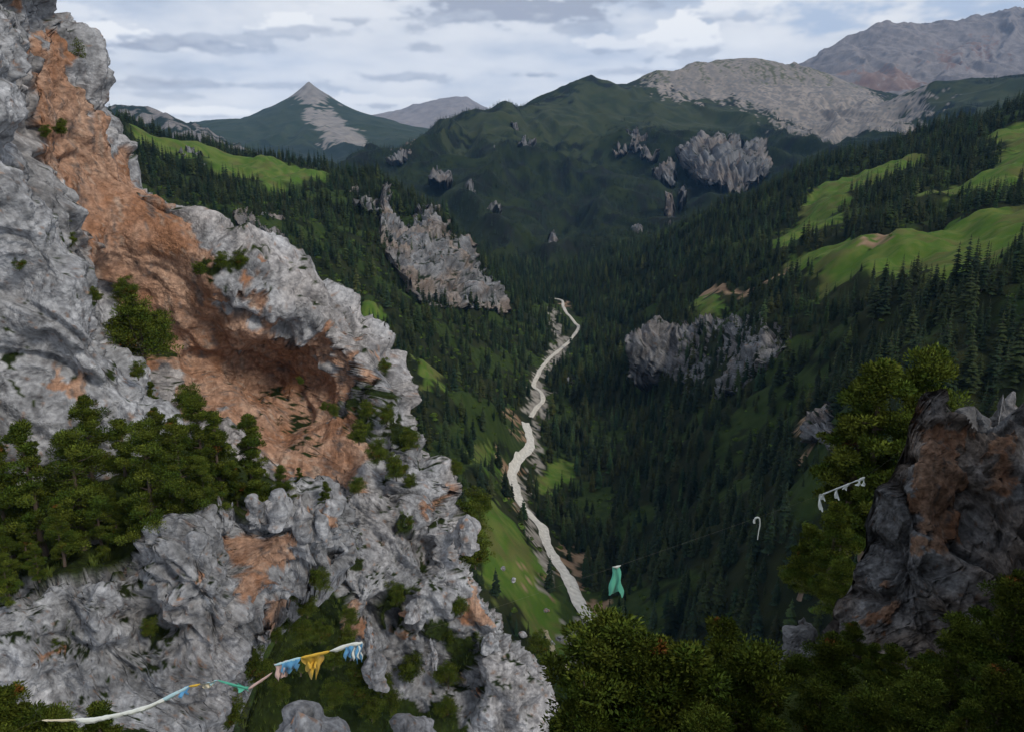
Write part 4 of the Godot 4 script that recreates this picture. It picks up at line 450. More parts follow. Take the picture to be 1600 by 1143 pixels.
# ---------------------------------------------------------------- rock
# fractured limestone: tilted beds and joints break it into flat-faced blocks that stand out unevenly; f = size of the features
func rock_relief(p: Vector3, f: float, smooth: float, flute: float, cleft := 0.0) -> float:
	var q := p / f
	var wx: float = nz.warp.get_noise_3d(q.x * 0.07, q.y * 0.07, q.z * 0.07)
	var wy: float = nz.warp.get_noise_3d(q.z * 0.07 + 31.0, q.x * 0.07, q.y * 0.07)
	var d: float = nz.low.get_noise_3d(q.x * 0.05, q.y * 0.036, q.z * 0.05) * 2.4
	var bed := q.x * 0.62 + q.y * 0.74 + q.z * 0.1 + wx * 1.3
	var along := q.x * 0.6 - q.y * 0.45 + q.z * 0.5 + wy * 1.3
	var deep := q.z * 0.8 - q.x * 0.4 + wx * 2.0
	if flute > 0.0:
		bed = lerpf(bed, q.x * 1.4 + q.z * 0.5 + wx * 3.0, flute)
		along = lerpf(along, q.y * 0.4 + wy * 2.0, flute)
	var w2: float = nz.warp.get_noise_3d(q.x * 0.23, q.y * 0.23 + 11.0, q.z * 0.23)
	var k1: float = nz.knob.get_noise_3d(q.x * 0.42 + wx, q.y * lerpf(0.42, 0.13, flute) + wy, q.z * 0.42)
	var k2: float = nz.knob.get_noise_3d(q.x * 1.3 + wy, q.y * 1.3 + wx, q.z * 1.3)
	var c1: float = nz.crack.get_noise_3d(bed * 0.2, along * 0.1, deep * 0.13)
	var c2: float = nz.crack.get_noise_3d(bed * 0.55 + 7.0, along * 0.36 + w2, deep * 0.45)
	var rough: float = nz.mid.get_noise_3d(q.x * 0.8, q.y * 0.8, q.z * 0.8)
	var r2: float = nz.ridge.get_noise_3d(q.x * 0.13 + wx, q.y * 0.11 + wy, q.z * 0.13)
	# some faces are broken small, others are whole slabs
	var broken := lerpf(0.22, 1.3, clampf(0.5 + 1.9 * nz.low.get_noise_3d(q.x * 0.045 + 70.0, q.y * 0.045, q.z * 0.045), 0.0, 1.0))
	rough *= broken
	var block := zigzag(bed * 0.1 + w2 * 0.14) * 0.8 + zigzag(along * 0.09 + w2 * 0.16) * 0.75
	block += (zigzag(bed * 0.31 - w2 * 0.25) * 0.32 + zigzag(along * 0.28 + deep * 0.2 + w2 * 0.35) * 0.28 + zigzag(bed * 0.9 + along * 0.3 + w2 * 0.6) * 0.1) * broken
	block += zigzag(q.x * 0.3 + q.z * 0.1 + wx * 1.5) * 1.5 * flute + zigzag(q.x * 0.8 + wy) * 0.5 * flute
	block -= (k1 * 0.3 + k2 * 0.13 + smoothstep(-0.76, -0.95, c2) * 0.34) * broken + smoothstep(-0.8, -0.96, c1) * 1.0
	d += block * (1.0 - smooth) + rough * lerpf(0.2, 0.26, smooth) + r2 * lerpf(0.55, 0.5, smooth) - cleft * 1.9
	return d * f


# folded faces that meet in sharp edges
func zigzag(x: float) -> float:
	return absf(fposmod(x, 1.0) - 0.5) * 4.0 - 1.0


# deep clefts between the great blocks, 1 in the cleft
func cleft_at(p: Vector3, f: float) -> float:
	var q := p / f
	var wx: float = nz.warp.get_noise_3d(q.x * 0.12, q.y * 0.12, q.z * 0.12) * 2.6
	var c: float = nz.crack.get_noise_3d((q.x + wx) * 0.1, (q.y - wx) * 0.06, (q.z + wx) * 0.08)
	return smoothstep(-0.62, -0.97, c)


func rock_colour(p: Vector3, n: Vector3, f: float, orange: bool, dark: bool, warm: float) -> Color:
	var q := p / f
	var a: float = nz.mid.get_noise_3d(q.x * 0.16, q.y * 0.16, q.z * 0.16)
	var b: float = nz.low.get_noise_3d(q.x * 1.1, q.y * 0.5, q.z * 1.1)
	var streak: float = nz.low.get_noise_3d(q.x * 0.9 + 50.0, q.y * 0.07, q.z * 0.9)
	var veins: float = nz.ridge.get_noise_3d(q.x * 0.5, q.y * 0.5, q.z * 0.5)
	var g := 0.63 + a * 0.42 + b * 0.2 - smoothstep(0.35, 0.75, veins) * 0.2
	var c := Color(g * 0.94, g * 0.97, g * 1.01)
	if warm > 0.0:
		var t := clampf((nz.low.get_noise_3d(q.x * 0.07 + 9.0, q.y * 0.07, q.z * 0.07) + 0.15) * 2.0, 0.0, 1.0) * warm
		c = c.lerp(Color(g * 1.15, g * 0.92, g * 0.74), t)
	if orange:
		var t := clampf(0.5 + a * 1.1 + b * 0.5, 0.0, 1.0)
		c = Color(0.56, 0.29, 0.17).lerp(Color(0.84, 0.55, 0.39), t)
		if streak > 0.32:
			c = c.lerp(Color(0.3, 0.26, 0.24), smoothstep(0.32, 0.5, streak) * 0.8)
		elif streak < -0.45:
			c = c.lerp(Color(0.75, 0.6, 0.48), 0.6)
	elif streak > 0.3:
		c = c.lerp(Color(0.22, 0.22, 0.23), smoothstep(0.3, 0.55, streak) * 0.75)
	elif b < -0.42:
		c = c.lerp(Color(0.5, 0.3, 0.19), smoothstep(-0.42, -0.62, b) * 0.7)
	if dark:
		c = c.lerp(Color(0.24, 0.24, 0.25), 0.75)
	return c


func rock_body(surf: Surf, step: float, f: float, opt := {}) -> ArrayMesh:
	var box := surf.box()
	surf.prepare(box, step * 3.0)
	var nx := int(box.size.x / step) + 1
	var ny := int(box.size.y / step) + 1
	var v := PackedVector3Array()
	v.resize(nx * ny)
	var keep := PackedByteArray()
	keep.resize(nx * ny)
	var orange: Array = polygons(opt.get("orange", []))
	var dark: Array = polygons(opt.get("dark", []))
	var green: Array = polygons(opt.get("green", []))
	var turf: Array = polygons(opt.get("turf", []))
	var flute: float = opt.get("flute", 0.0)
	var amp: float = opt.get("amp", 1.0)
	surf.soften(opt.get("soften", 3))
	var edge: PackedVector2Array = opt.get("edge", PackedVector2Array())
	var sink: float = opt.get("sink", 0.0)
	# spread the points evenly over the bent surface
	var uv := PackedVector2Array()
	uv.resize(nx * ny)
	for j in ny:
		var t := box.position.y + j * step
		var cum := PackedFloat32Array()
		cum.resize(nx)
		for i in range(1, nx):
			var s := box.position.x + i * step
			cum[i] = cum[i - 1] + (sqrt(1.0 + pow(minf(absf(surf.h(s, t) - surf.h(s - step, t)) / step, 5.0), 2.0)) if Geometry2D.is_point_in_polygon(Vector2(s, t), surf.hull) else 0.1)
		var k := 0
		for i in nx:
			var want := cum[nx - 1] * i / (nx - 1.0)
			while k < nx - 2 and cum[k + 1] < want:
				k += 1
			uv[j * nx + i] = Vector2(box.position.x + step * (k + clampf((want - cum[k]) / maxf(cum[k + 1] - cum[k], 0.001), 0.0, 1.0)), t)
	for i in nx:
		var col := PackedVector2Array()
		var cum := PackedFloat32Array()
		col.resize(ny)
		cum.resize(ny)
		var last := 0.0
		for j in ny:
			col[j] = uv[j * nx + i]
			var h := surf.h(col[j].x, col[j].y)
			if j:
				cum[j] = cum[j - 1] + (maxf(0.3, minf(Vector3(col[j].x - col[j - 1].x, col[j].y - col[j - 1].y, h - last).length() / step, 5.0)) if Geometry2D.is_point_in_polygon(col[j], surf.hull) else 0.1)
			last = h
		var k := 0
		for j in ny:
			var want := cum[ny - 1] * j / (ny - 1.0)
			while k < ny - 2 and cum[k + 1] < want:
				k += 1
			uv[j * nx + i] = col[k].lerp(col[k + 1], clampf((want - cum[k]) / maxf(cum[k + 1] - cum[k], 0.001), 0.0, 1.0))
	var bulk: float = opt.get("bulk", 0.0)
	var o_flag := PackedByteArray()
	o_flag.resize(nx * ny)
	var e := maxf(step * 3.0, f * 2.5)
	for j in ny:
		for i in nx:
			var k := j * nx + i
			var s := uv[k].x
			var t := uv[k].y
			if not Geometry2D.is_point_in_polygon(uv[k], surf.hull):
				continue
			keep[k] = 1
			var p := surf.at(s, t, surf.h(s, t))
			var hs := (surf.h(s + e, t) - surf.h(s - e, t)) / (2.0 * e)
			var ht := (surf.h(s, t + e) - surf.h(s, t - e)) / (2.0 * e)
			var n := (surf.na - surf.sa * hs - surf.ta * ht).normalized()
			var wob := Vector2(nz.mid.get_noise_3d(p.x * 0.22 / f, p.y * 0.22 / f, p.z * 0.22 / f), nz.mid.get_noise_3d(p.y * 0.22 / f, p.z * 0.22 / f, p.x * 0.22 / f)) * 2.6 * f
			var q := Vector2(s, t) + wob
			if edge.size() and not Geometry2D.is_point_in_polygon(Vector2(s, t) + wob * float(opt.get("ragged", 0.7)), edge):
				v[k] = p - surf.na * sink
				if opt.has("brim") and not Geometry2D.is_point_in_polygon(Vector2(s, t) + (Vector2(opt.middle) - Vector2(s, t)).normalized() * float(opt.brim), edge):
					keep[k] = 0
				continue
			var is_o := orange.size() > 0 and inside(orange, q)
			var flag := 1 if is_o else 0
			if dark.size() and inside(dark, q):
				flag |= 2
			if green.size() and inside(green, q):
				flag |= 4
			var cl := 0.0
			if bulk > 0.0:
				cl = cleft_at(p, f) * bulk
			o_flag[k] = flag
			var lift := amp
			if turf.size() and inside(turf, q):
				o_flag[k] = 8
				lift = amp * 0.3
			v[k] = p + n * rock_relief(p, f, 0.6 if is_o else 0.0, flute, cl) * lift
	var nn := grid_normals(v, nx, ny)
	var c := PackedColorArray()
	c.resize(nx * ny)
	var warm: float = opt.get("warm", 0.0)
	var moss: float = opt.get("moss", 0.86)
	for k in v.size():
		if keep[k]:
			var p := v[k]
			var flag := o_flag[k]
			var col := rock_colour(p, nn[k], f, flag & 1 == 1, flag & 2 == 2, warm)
			var g: float = nz.mid.get_noise_3d(p.x * 0.22 / f + 40.0, p.y * 0.22 / f, p.z * 0.22 / f)
			if flag & 8:
				col = Color(0.035, 0.06, 0.014).lerp(Color(0.07, 0.1, 0.024), clampf(g + 0.5, 0.0, 1.0))
			elif (flag & 4 and g > -0.2 and nn[k].y > 0.05) or (nn[k].y > moss and g > 0.12):
				col = Color(0.055, 0.075, 0.018).lerp(Color(0.03, 0.052, 0.014), clampf(g + 0.5, 0.0, 1.0))
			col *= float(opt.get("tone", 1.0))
			c[k] = col
	for k in v.size():
		if keep[k] and o_flag[k] == 8 and k % 23 == 0:
			tufts.append(v[k])
	return mesh_of(v, nn, c, grid_index(nx, ny, keep, false))


# a free-standing finger of rock from foot to top
func rock_block(h: float, w: float, s: int, seg := 28, tone := 1.0) -> ArrayMesh:
	var v := PackedVector3Array()
	var c := PackedColorArray()
	var rings := maxi(int(seg * h / (w * 2.4)), 10)
	var lean := Vector3(sin(s * 2.3), 0, cos(s * 1.7)) * w * 0.25
	var f := clampf(w * 0.28, 0.2, 0.6)
	for j in rings + 1:
		var t := float(j) / rings
		var prof := sqrt(maxf(1.0 - pow(t, 5.0), 0.0)) * (1.1 - 0.4 * t)
		for i in seg + 1:
			var a := TAU * (i % seg) / seg
			if w > 2.3:
				prof = pow(maxf(1.0 - pow(t, 1.8), 0.0), 0.55)
			var dir := Vector3(cos(a), 0, sin(a))
			var p := dir * w * 0.5 * prof * Vector3(1.0, 1.0, 0.75) + Vector3(0, (t - 0.12) * h * 1.12, 0) + lean * t * t
			var o := p + Vector3(s * 17.0, s * 5.0, s * 9.0)
			p += (dir * prof + Vector3(0, 0.5 * t * prof, 0)) * rock_relief(o, f, 0.0, 0.3) * (1.4 if w > 2.3 else 0.9)
			v.append(p)
			c.append(rock_colour(o, dir, maxf(f, 0.5), nz.low.get_noise_3d(o.x * 0.3, o.y * 0.3, o.z * 0.3) > 0.5, false, 0.15) * tone)
	return mesh_of(v, PackedVector3Array(), c, grid_index(seg + 1, rings + 1, PackedByteArray(), true))


# ---------------------------------------------------------------- land
func near_road(x: float, z: float) -> float:
	var best := 1e9
	for i in road_pts.size() - 1:
		if i == ROAD_BREAK:
			continue
		var a := Vector2(road_pts[i].x, road_pts[i].z)
		var b := Vector2(road_pts[i + 1].x, road_pts[i + 1].z)
		best = minf(best, Geometry2D.get_closest_point_to_segment(Vector2(x, z), a, b).distance_squared_to(Vector2(x, z)))
	return sqrt(best)


var ROAD_BREAK := -1


func ground(x: float, z: float) -> float:
	var flat := clampf((absf(valley.h(x, z) + 168.0) - 4.0) / 30.0, 0.12, 1.0)
	return valley.h(x, z) + (nz.low.get_noise_2d(x * 0.012, z * 0.012) * 9.0 + nz.mid.get_noise_2d(x * 0.05, z * 0.05) * 2.6) * flat


func axis(stops: Array) -> PackedFloat32Array:
	var out := PackedFloat32Array()
	for k in stops.size() - 1:
		var a: float = stops[k][0]
		var b: float = stops[k + 1][0]
		var count := int(ceil(absf(b - a) / float(stops[k][1])))
		for i in count:
			out.append(lerpf(a, b, float(i) / count))
	out.append(stops[-1][0])
	return out


func valley_mesh() -> ArrayMesh:
	var xs := axis([[-640.0, 9.0], [-260.0, 4.0], [-90.0, 1.8], [110.0, 2.6], [330.0, 5.0], [760.0, 5.0]])
	var zs := axis([[-110.0, 5.0], [-190.0, 1.8], [-420.0, 2.6], [-620.0, 4.0], [-1000.0, 10.0], [-1230.0, 10.0]])
	var nx := xs.size()
	var ny := zs.size()
	var v := PackedVector3Array()
	var c := PackedColorArray()
	v.resize(nx * ny)
	c.resize(nx * ny)
	for j in ny:
		for i in nx:
			var x := xs[i]
			var z := zs[j]
			v[j * nx + i] = Vector3(x, ground(x, z), z)
			var w: float = nz.mid.get_noise_2d(x * 0.06, z * 0.06)
			var u: float = nz.mid.get_noise_2d(x * 0.22 + 90.0, z * 0.22)
			var q := Vector2(x + w * 7.0 + u * 3.0, z + nz.mid.get_noise_2d(x * 0.06 + 300.0, z * 0.06) * 7.0 + u * 3.0)
			var col := Color(0.014, 0.022, 0.008).lerp(Color(0.035, 0.042, 0.016), clampf(0.5 + w + u * 0.5, 0.0, 1.0))
			if nz.low.get_noise_2d(x * 0.016 + 500.0, z * 0.016) - smoothstep(30.0, 70.0, x) * 0.2 + w * 0.25 > 0.14:
				col = Color(0.028, 0.052, 0.012).lerp(Color(0.05, 0.075, 0.02), clampf(0.5 + u, 0.0, 1.0))
			if inside(meadow_polys, q):
				col = Color(0.08, 0.155, 0.022).lerp(Color(0.15, 0.195, 0.045), clampf(0.4 + w * 1.2 + u * 1.2, 0.0, 1.0))
				var dry: float = nz.mid.get_noise_2d(x * 0.03 + 40.0, z * 0.03) + u * 0.35
				if dry > 0.16:
					col = col.lerp(Color(0.13, 0.125, 0.045), smoothstep(0.16, 0.5, dry) * 0.7)
			if inside(gravel_polys, q):
				col = Color(0.22, 0.2, 0.18).lerp(Color(0.42, 0.39, 0.36), clampf(0.5 + u * 1.3, 0.0, 1.0))
			if inside(earth_polys, q):
				col = Color(0.27, 0.17, 0.11).lerp(Color(0.4, 0.28, 0.19), clampf(0.5 + u * 1.3, 0.0, 1.0))
			c[j * nx + i] = col
	return mesh_of(v, grid_normals(v, nx, ny), c, grid_index(nx, ny, PackedByteArray(), false))


# a far mountain: sharp gullies and ribs on the smooth form; rock, scree, turf and wood by place
func mountain_mesh(surf: Surf, rect: Rect2, step: float, rib: float, f: float, paint: Callable) -> ArrayMesh:
	surf.prepare(rect.grow(step * 4.0), step * 1.6)
	var nx := int(rect.size.x / step) + 1
	var ny := int(rect.size.y / step) + 1
	var v := PackedVector3Array()
	var c := PackedColorArray()
	v.resize(nx * ny)
	c.resize(nx * ny)
	for j in ny:
		for i in nx:
			var x := rect.position.x + i * step
			var z := rect.position.y + j * step
			var y := surf.h(x, z)
			v[j * nx + i] = Vector3(x, y + mountain_relief(x, z, y, rib, f), z)
	var n := grid_normals(v, nx, ny, -1.0)
	for k in v.size():
		c[k] = paint.call(v[k], n[k])
	return mesh_of(v, n, c, grid_index(nx, ny, PackedByteArray(), true))


# ravines are deep on the flanks and die out towards the smooth tops
func mountain_relief(x: float, z: float, y: float, rib: float, f: float) -> float:
	rib *= lerpf(1.0, 0.25, smoothstep(-60.0, 170.0, y))
	var w: float = nz.warp.get_noise_2d(x / f * 0.4, z / f * 0.4) * f * 0.5
	var r: float = nz.gully.get_noise_2d((x + w) / f * 0.75, (z + w) / f * 0.33)
	var m: float = nz.low.get_noise_2d(x / f * 1.6, z / f * 1.6)
	return (r - 0.35) * rib + m * rib * 0.22


var scree_polys := []
var alpine_polys := []
var red_polys := []


func paint_mountain(p: Vector3, n: Vector3) -> Color:
	var a: float = nz.mid.get_noise_2d(p.x * 0.012, p.z * 0.012)
	var b: float = nz.mid.get_noise_3d(p.x * 0.05, p.y * 0.02, p.z * 0.05)
	var q := Vector2(p.x + a * 120.0 + b * 40.0, p.z + nz.mid.get_noise_2d(p.x * 0.012 + 70.0, p.z * 0.012) * 120.0)
	var bare := Color(0.25, 0.23, 0.22).lerp(Color(0.38, 0.33, 0.29), clampf(0.5 + b + a * 0.6, 0.0, 1.0))
	var q2 := Vector2(p.x - b * 130.0, p.z + a * 90.0)
	var on := int(inside(scree_polys, q)) + int(inside(scree_polys, q2))
	if on == 2 or (on == 1 and nz.mid.get_noise_2d((p.x + p.z * 0.12) * 0.04, p.z * 0.0016) > 0.03):
		var run: float = nz.mid.get_noise_2d((p.x + p.z * 0.12) * 0.04 + a, p.z * 0.0016)
		var tone := Color(0.21, 0.195, 0.19).lerp(Color(0.34, 0.3, 0.28), clampf(0.5 + run * 1.3 + b * 0.15, 0.0, 1.0))
		if run > 0.22 and p.y > 170.0:
			tone = Color(0.12, 0.125, 0.08)
		var layer: float = nz.mid.get_noise_2d(p.y * 0.06, a * 2.0)
		if p.y < 190.0 and layer > 0.12 and b > -0.2:
			tone = Color(0.17, 0.165, 0.175)
		return tone
	if inside(alpine_polys, q):
		return Color(0.028, 0.042, 0.02).lerp(Color(0.05, 0.062, 0.03), clampf(0.5 + a * 1.4, 0.0, 1.0))
	return Color(0.012, 0.019, 0.012).lerp(Color(0.024, 0.036, 0.015), clampf(0.5 + a * 1.5, 0.0, 1.0))


func paint_pyramid(p: Vector3, n: Vector3) -> Color:
	var a: float = nz.mid.get_noise_2d(p.x * 0.006, p.z * 0.006)
	var b: float = nz.mid.get_noise_3d(p.x * 0.02, p.y * 0.006, p.z * 0.02)
	var rock := Color(0.22, 0.205, 0.2).lerp(Color(0.33, 0.3, 0.28), clampf(0.5 + b * 1.2, 0.0, 1.0))
	if p.y > 205.0 + a * 50.0 + b * 25.0:
		return Color(0.2, 0.185, 0.18).lerp(Color(0.3, 0.28, 0.27), clampf(0.5 + b, 0.0, 1.0))
	for i in 2:
		var u := Vector2(RIB[i * 3], RIB[i * 3 + 2])
		var w := Vector2(RIB[i * 3 + 3], RIB[i * 3 + 5])
		var here := Vector2(p.x, p.z)
		if Geometry2D.get_closest_point_to_segment(here, u, w).distance_to(here) < 45.0 + 45.0 * i + a * 80.0 + b * 60.0:
			return rock
	if p.y < -35.0 + a * 60.0:
		return Color(0.026, 0.038, 0.024)
	return Color(0.035, 0.05, 0.026).lerp(Color(0.05, 0.064, 0.034), clampf(0.5 + a, 0.0, 1.0))


func paint_knoll(p: Vector3, n: Vector3) -> Color:
	var a: float = nz.mid.get_noise_2d(p.x * 0.012, p.z * 0.012)
	var b: float = nz.mid.get_noise_3d(p.x * 0.03, p.y * 0.01, p.z * 0.03)
	if a + b * 0.5 + (n.y - 0.75) * 0.8 > 0.12:
		return Color(0.035, 0.048, 0.028)
	return Color(0.26, 0.245, 0.235).lerp(Color(0.4, 0.37, 0.35), clampf(0.5 + b * 1.2, 0.0, 1.0))


func paint_pale(p: Vector3, _n: Vector3) -> Color:
	var b: float = nz.mid.get_noise_3d(p.x * 0.008, p.y * 0.003, p.z * 0.008)
	return Color(0.36, 0.32, 0.29).lerp(Color(0.5, 0.45, 0.41), clampf(0.5 + b, 0.0, 1.0))


func paint_massif(p: Vector3, _n: Vector3) -> Color:
	var a: float = nz.mid.get_noise_2d(p.x * 0.004, p.z * 0.004)
	var b: float = nz.mid.get_noise_3d(p.x * 0.015, p.y * 0.012, p.z * 0.015)
	var q := Vector2(p.x + a * 150.0 + b * 80.0, p.z + b * 200.0)
	if inside(red_polys, q):
		return Color(0.31, 0.21, 0.18).lerp(Color(0.4, 0.3, 0.26), clampf(0.5 + b, 0.0, 1.0))
	if p.y < 150.0 + a * 80.0 + b * 40.0 and b < 0.25:
		return Color(0.04, 0.052, 0.032)
	return Color(0.28, 0.265, 0.27).lerp(Color(0.44, 0.41, 0.405), clampf(0.5 + b * 1.1, 0.0, 1.0))


# ---------------------------------------------------------------- plants
func tri(v: PackedVector3Array, c: PackedColorArray, a: Vector3, b: Vector3, d: Vector3, col: Color) -> void:
	v.append(a)
	v.append(b)
	v.append(d)
	c.append(col)
	c.append(col)
	c.append(col)


func soup(v: PackedVector3Array, c: PackedColorArray, n := PackedVector3Array()) -> ArrayMesh:
	var a := []
	a.resize(Mesh.ARRAY_MAX)
	a[Mesh.ARRAY_VERTEX] = v
	if n.size() == 0:
		n.resize(v.size())
		for i in range(0, v.size(), 3):
			var d := (v[i + 2] - v[i]).cross(v[i + 1] - v[i]).normalized()
			n[i] = d
			n[i + 1] = d
			n[i + 2] = d
	a[Mesh.ARRAY_NORMAL] = n
	a[Mesh.ARRAY_COLOR] = c
	var m := ArrayMesh.new()
	m.add_surface_from_arrays(Mesh.PRIMITIVE_TRIANGLES, a)
	return m


func tube(st: SurfaceTool, pts: PackedVector3Array, r0: float, r1: float, seg := 6) -> void:
	var first := true
	var prev := PackedVector3Array()
	for i in pts.size():
		var d := (pts[mini(i + 1, pts.size() - 1)] - pts[maxi(i - 1, 0)]).normalized()
		var side := d.cross(Vector3.UP if absf(d.y) < 0.9 else Vector3.RIGHT).normalized()
		var other := side.cross(d)
		var r := lerpf(r0, r1, float(i) / maxf(pts.size() - 1, 1))
		var ring := PackedVector3Array()
		for k in seg:
			var a := TAU * k / seg
			ring.append(pts[i] + (side * cos(a) + other * sin(a)) * r)
		if not first:
			for k in seg:
				var l := (k + 1) % seg
				for p in [prev[k], prev[l], ring[k], prev[l], ring[l], ring[k]]:
					st.add_vertex(p)
		first = false
		prev = ring


func tube_mesh(lists: Array, seg := 6) -> ArrayMesh:
	var st := SurfaceTool.new()
	st.begin(Mesh.PRIMITIVE_TRIANGLES)
	st.set_smooth_group(0)
	for a in lists:
		tube(st, a[0], a[1], a[2], seg)
	st.generate_normals()
	return st.commit()


# spruce of height 1 with drooping boughs in whorls
func spruce_crown(s: int, whorls: int, boughs: int, slim: float, tint: Color) -> ArrayMesh:
	var r := RandomNumberGenerator.new()
	r.seed = s
	var v := PackedVector3Array()
	var c := PackedColorArray()
	for w in whorls:
		var t := (w + r.randf() * 0.5) / whorls
		var y := lerpf(0.1, 0.97, t)
		var reach := slim * pow(1.0 - t, 0.8) * (0.75 + 0.5 * r.randf()) + 0.012
		var off := r.randf() * TAU
		for b in boughs:
			if r.randf() < 0.1:
				continue
			var a := off + TAU * b / boughs + r.randf_range(-0.3, 0.3)
			var l := reach * r.randf_range(0.65, 1.15)
			var d := Vector3(cos(a), 0, sin(a))
			var side := Vector3(-d.z, 0, d.x) * l * r.randf_range(0.32, 0.5)
			var root := Vector3(0, y + 0.012, 0)
			var mid := d * l * 0.6 + Vector3(0, y - l * 0.16, 0)
			var tip := d * l + Vector3(0, y - l * r.randf_range(0.3, 0.55), 0)
			var drop := Vector3(0, -l * 0.26 - 0.008, 0)
			var col := tint * r.randf_range(0.7, 1.3)
			tri(v, c, root, mid + side + drop * 0.6, mid, col)
			tri(v, c, root, mid, mid - side + drop * 0.6, col)
			tri(v, c, mid, mid + side + drop * 0.6, tip, col)
			tri(v, c, mid, tip, mid - side + drop * 0.6, col)
	tri(v, c, Vector3(-0.006, 0.93, 0), Vector3(0, 1.0, 0), Vector3(0.006, 0.93, 0.004), tint)
	tri(v, c, Vector3(0, 0.93, -0.006), Vector3(0, 1.0, 0), Vector3(0.003, 0.93, 0.006), tint)
	return soup(v, c)


# clumped foliage of a juniper: twigs end in tufts of small upright sprays; size in metres
func juniper(s: int, height: float, spread: float, bush: bool, sprays: int, spray_size: float) -> Array:
	var r := RandomNumberGenerator.new()
	r.seed = s
	var v := PackedVector3Array()
	var c := PackedColorArray()
	var nn := PackedVector3Array()
	var wood := []
	var clumps := []
	var stems := 5 if bush else 1
	for k in stems:
		var a := r.randf() * TAU
		var lean := Vector3(cos(a), 0, sin(a)) * (spread * 0.35 * r.randf() if bush else spread * 0.06)
		var path := PackedVector3Array()
		var top := height * (r.randf_range(0.6, 0.9) if bush else 0.93)
		for i in 7:
			var t := i / 6.0
			path.append(lean * t + Vector3(r.randf_range(-1, 1), 0, r.randf_range(-1, 1)) * spread * 0.03 + Vector3(0, top * t - 0.3 * (1.0 - t), 0))
		wood.append([path, height * (0.012 if bush else 0.022), height * 0.004])
		var limbs := 9 if bush else 34
		for b in limbs:
			var t := r.randf_range(0.12, 0.97) if bush else lerpf(0.1, 0.98, (b + r.randf()) / limbs)
			var at := path[mini(int(t * 6.0), 5)].lerp(path[mini(int(t * 6.0) + 1, 6)], fmod(t * 6.0, 1.0))
			var az := r.randf() * TAU
			var form := (maxf(1.0 - t, 0.05) * 0.75 + 0.25 * sqrt(maxf(1.0 - t * t, 0.0))) * (0.6 + 0.4 * smoothstep(0.0, 0.2, t)) if not bush else sqrt(maxf(1.0 - t * t, 0.05))
			var l := spread * form * r.randf_range(0.4, 1.05) * (0.62 if bush else 1.0)
			var d := Vector3(cos(az), r.randf_range(0.0, 0.55), sin(az)).normalized()
			var tip := at + d * l
			wood.append([PackedVector3Array([at, at.lerp(tip, 0.5) + Vector3(0, -l * 0.06, 0), tip]), height * 0.0065, height * 0.002])
			var along := 6 if l > spread * 0.4 else 3
			for q in along:
				var g := lerpf(0.45, 1.0, float(q) / maxf(along - 1, 1))
				clumps.append([at.lerp(tip, g) + Vector3(r.randf_range(-1, 1), r.randf_range(-0.4, 1), r.randf_range(-1, 1)) * spread * 0.1, spread * r.randf_range(0.08, 0.19)])
	var each := maxi(sprays / clumps.size(), 6)
	for q in clumps:
		var tone := r.randf_range(0.7, 1.25)
		var yellow := r.randf()
		var col := Color(0.038, 0.066, 0.011).lerp(Color(0.09, 0.108, 0.017), yellow) * tone
		var dry := r.randf() < 0.015
		if dry:
			col = Color(0.16, 0.07, 0.02)
		for k in each:
			var d := Vector3(r.randfn(), r.randfn() * 0.8 + 0.25, r.randfn()).normalized()
			var p: Vector3 = q[0] + d * float(q[1]) * pow(r.randf(), 0.45) * Vector3(1, 0.8, 1)
			var g := (d * 0.9 + Vector3(r.randf_range(-0.6, 0.6), r.randf_range(0.1, 1.1), r.randf_range(-0.6, 0.6))).normalized()
			var side := g.cross(Vector3(r.randfn(), r.randfn(), r.randfn())).normalized()
			var l := spray_size * r.randf_range(0.8, 1.9)
			var wd := l * r.randf_range(0.13, 0.26)
			var tc := col * r.randf_range(0.75, 1.3)
			var m := p + g * l * 0.45
			var flat := side.cross(g) * (1.0 if side.cross(g).dot(d) > 0.0 else -1.0)
			var nrm := (flat * 0.8 + d * 0.5).normalized()
			if g.cross(side).dot(nrm) < 0.0:
				side = -side
			tri(v, c, p, m + side * wd, p + g * l, tc)
			tri(v, c, p, p + g * l, m - side * wd, tc)
			for z in 6:
				nn.append(nrm)
	return [soup(v, c, nn), tube_mesh(wood, 5), height]


var tufts := PackedVector3Array()
var junipers := []
var bushes := []
var spruces := []
var stems: ArrayMesh


func setup_plants() -> void:
	junipers = [juniper(101, 6.0, 1.9, false, 42000, 0.068), juniper(102, 6.0, 1.5, false, 38000, 0.068), juniper(103, 6.0, 2.2, false, 44000, 0.068), juniper(104, 6.0, 1.5, false, 42000, 0.068)]
	bushes = [juniper(201, 2.0, 1.4, true, 12000, 0.06), juniper(202, 2.0, 1.7, true, 13000, 0.06), juniper(203, 2.0, 1.0, true, 1500, 0.08)]
	var dark := Color(0.018, 0.03, 0.016)
	spruces = [spruce_crown(301, 19, 7, 0.15, dark), spruce_crown(302, 17, 7, 0.18, dark * 0.8), spruce_crown(303, 20, 6, 0.12, Color(0.022, 0.034, 0.014)), spruce_crown(304, 18, 7, 0.165, Color(0.026, 0.037, 0.015))]
	stems = tube_mesh([[PackedVector3Array([Vector3(0, -0.04, 0), Vector3(0, 0.45, 0), Vector3(0, 0.95, 0)]), 0.013, 0.003]], 5)


func plant(called: String, proto: Array, at: Vector3, height: float, turn: float, label: String, category: String, group: String, wide := 1.0) -> Node3D:
	var o := base(called, at)
	var k: float = height / float(proto[2])
	put("crown", proto[0], mat.leaf, o)
	put("trunk", proto[1], mat.bark, o)
	o.transform = Transform3D(Basis(Vector3.UP, turn).scaled(Vector3(k * wide, k, k * wide)), at)
	tag(o, label, category, group)
	return o


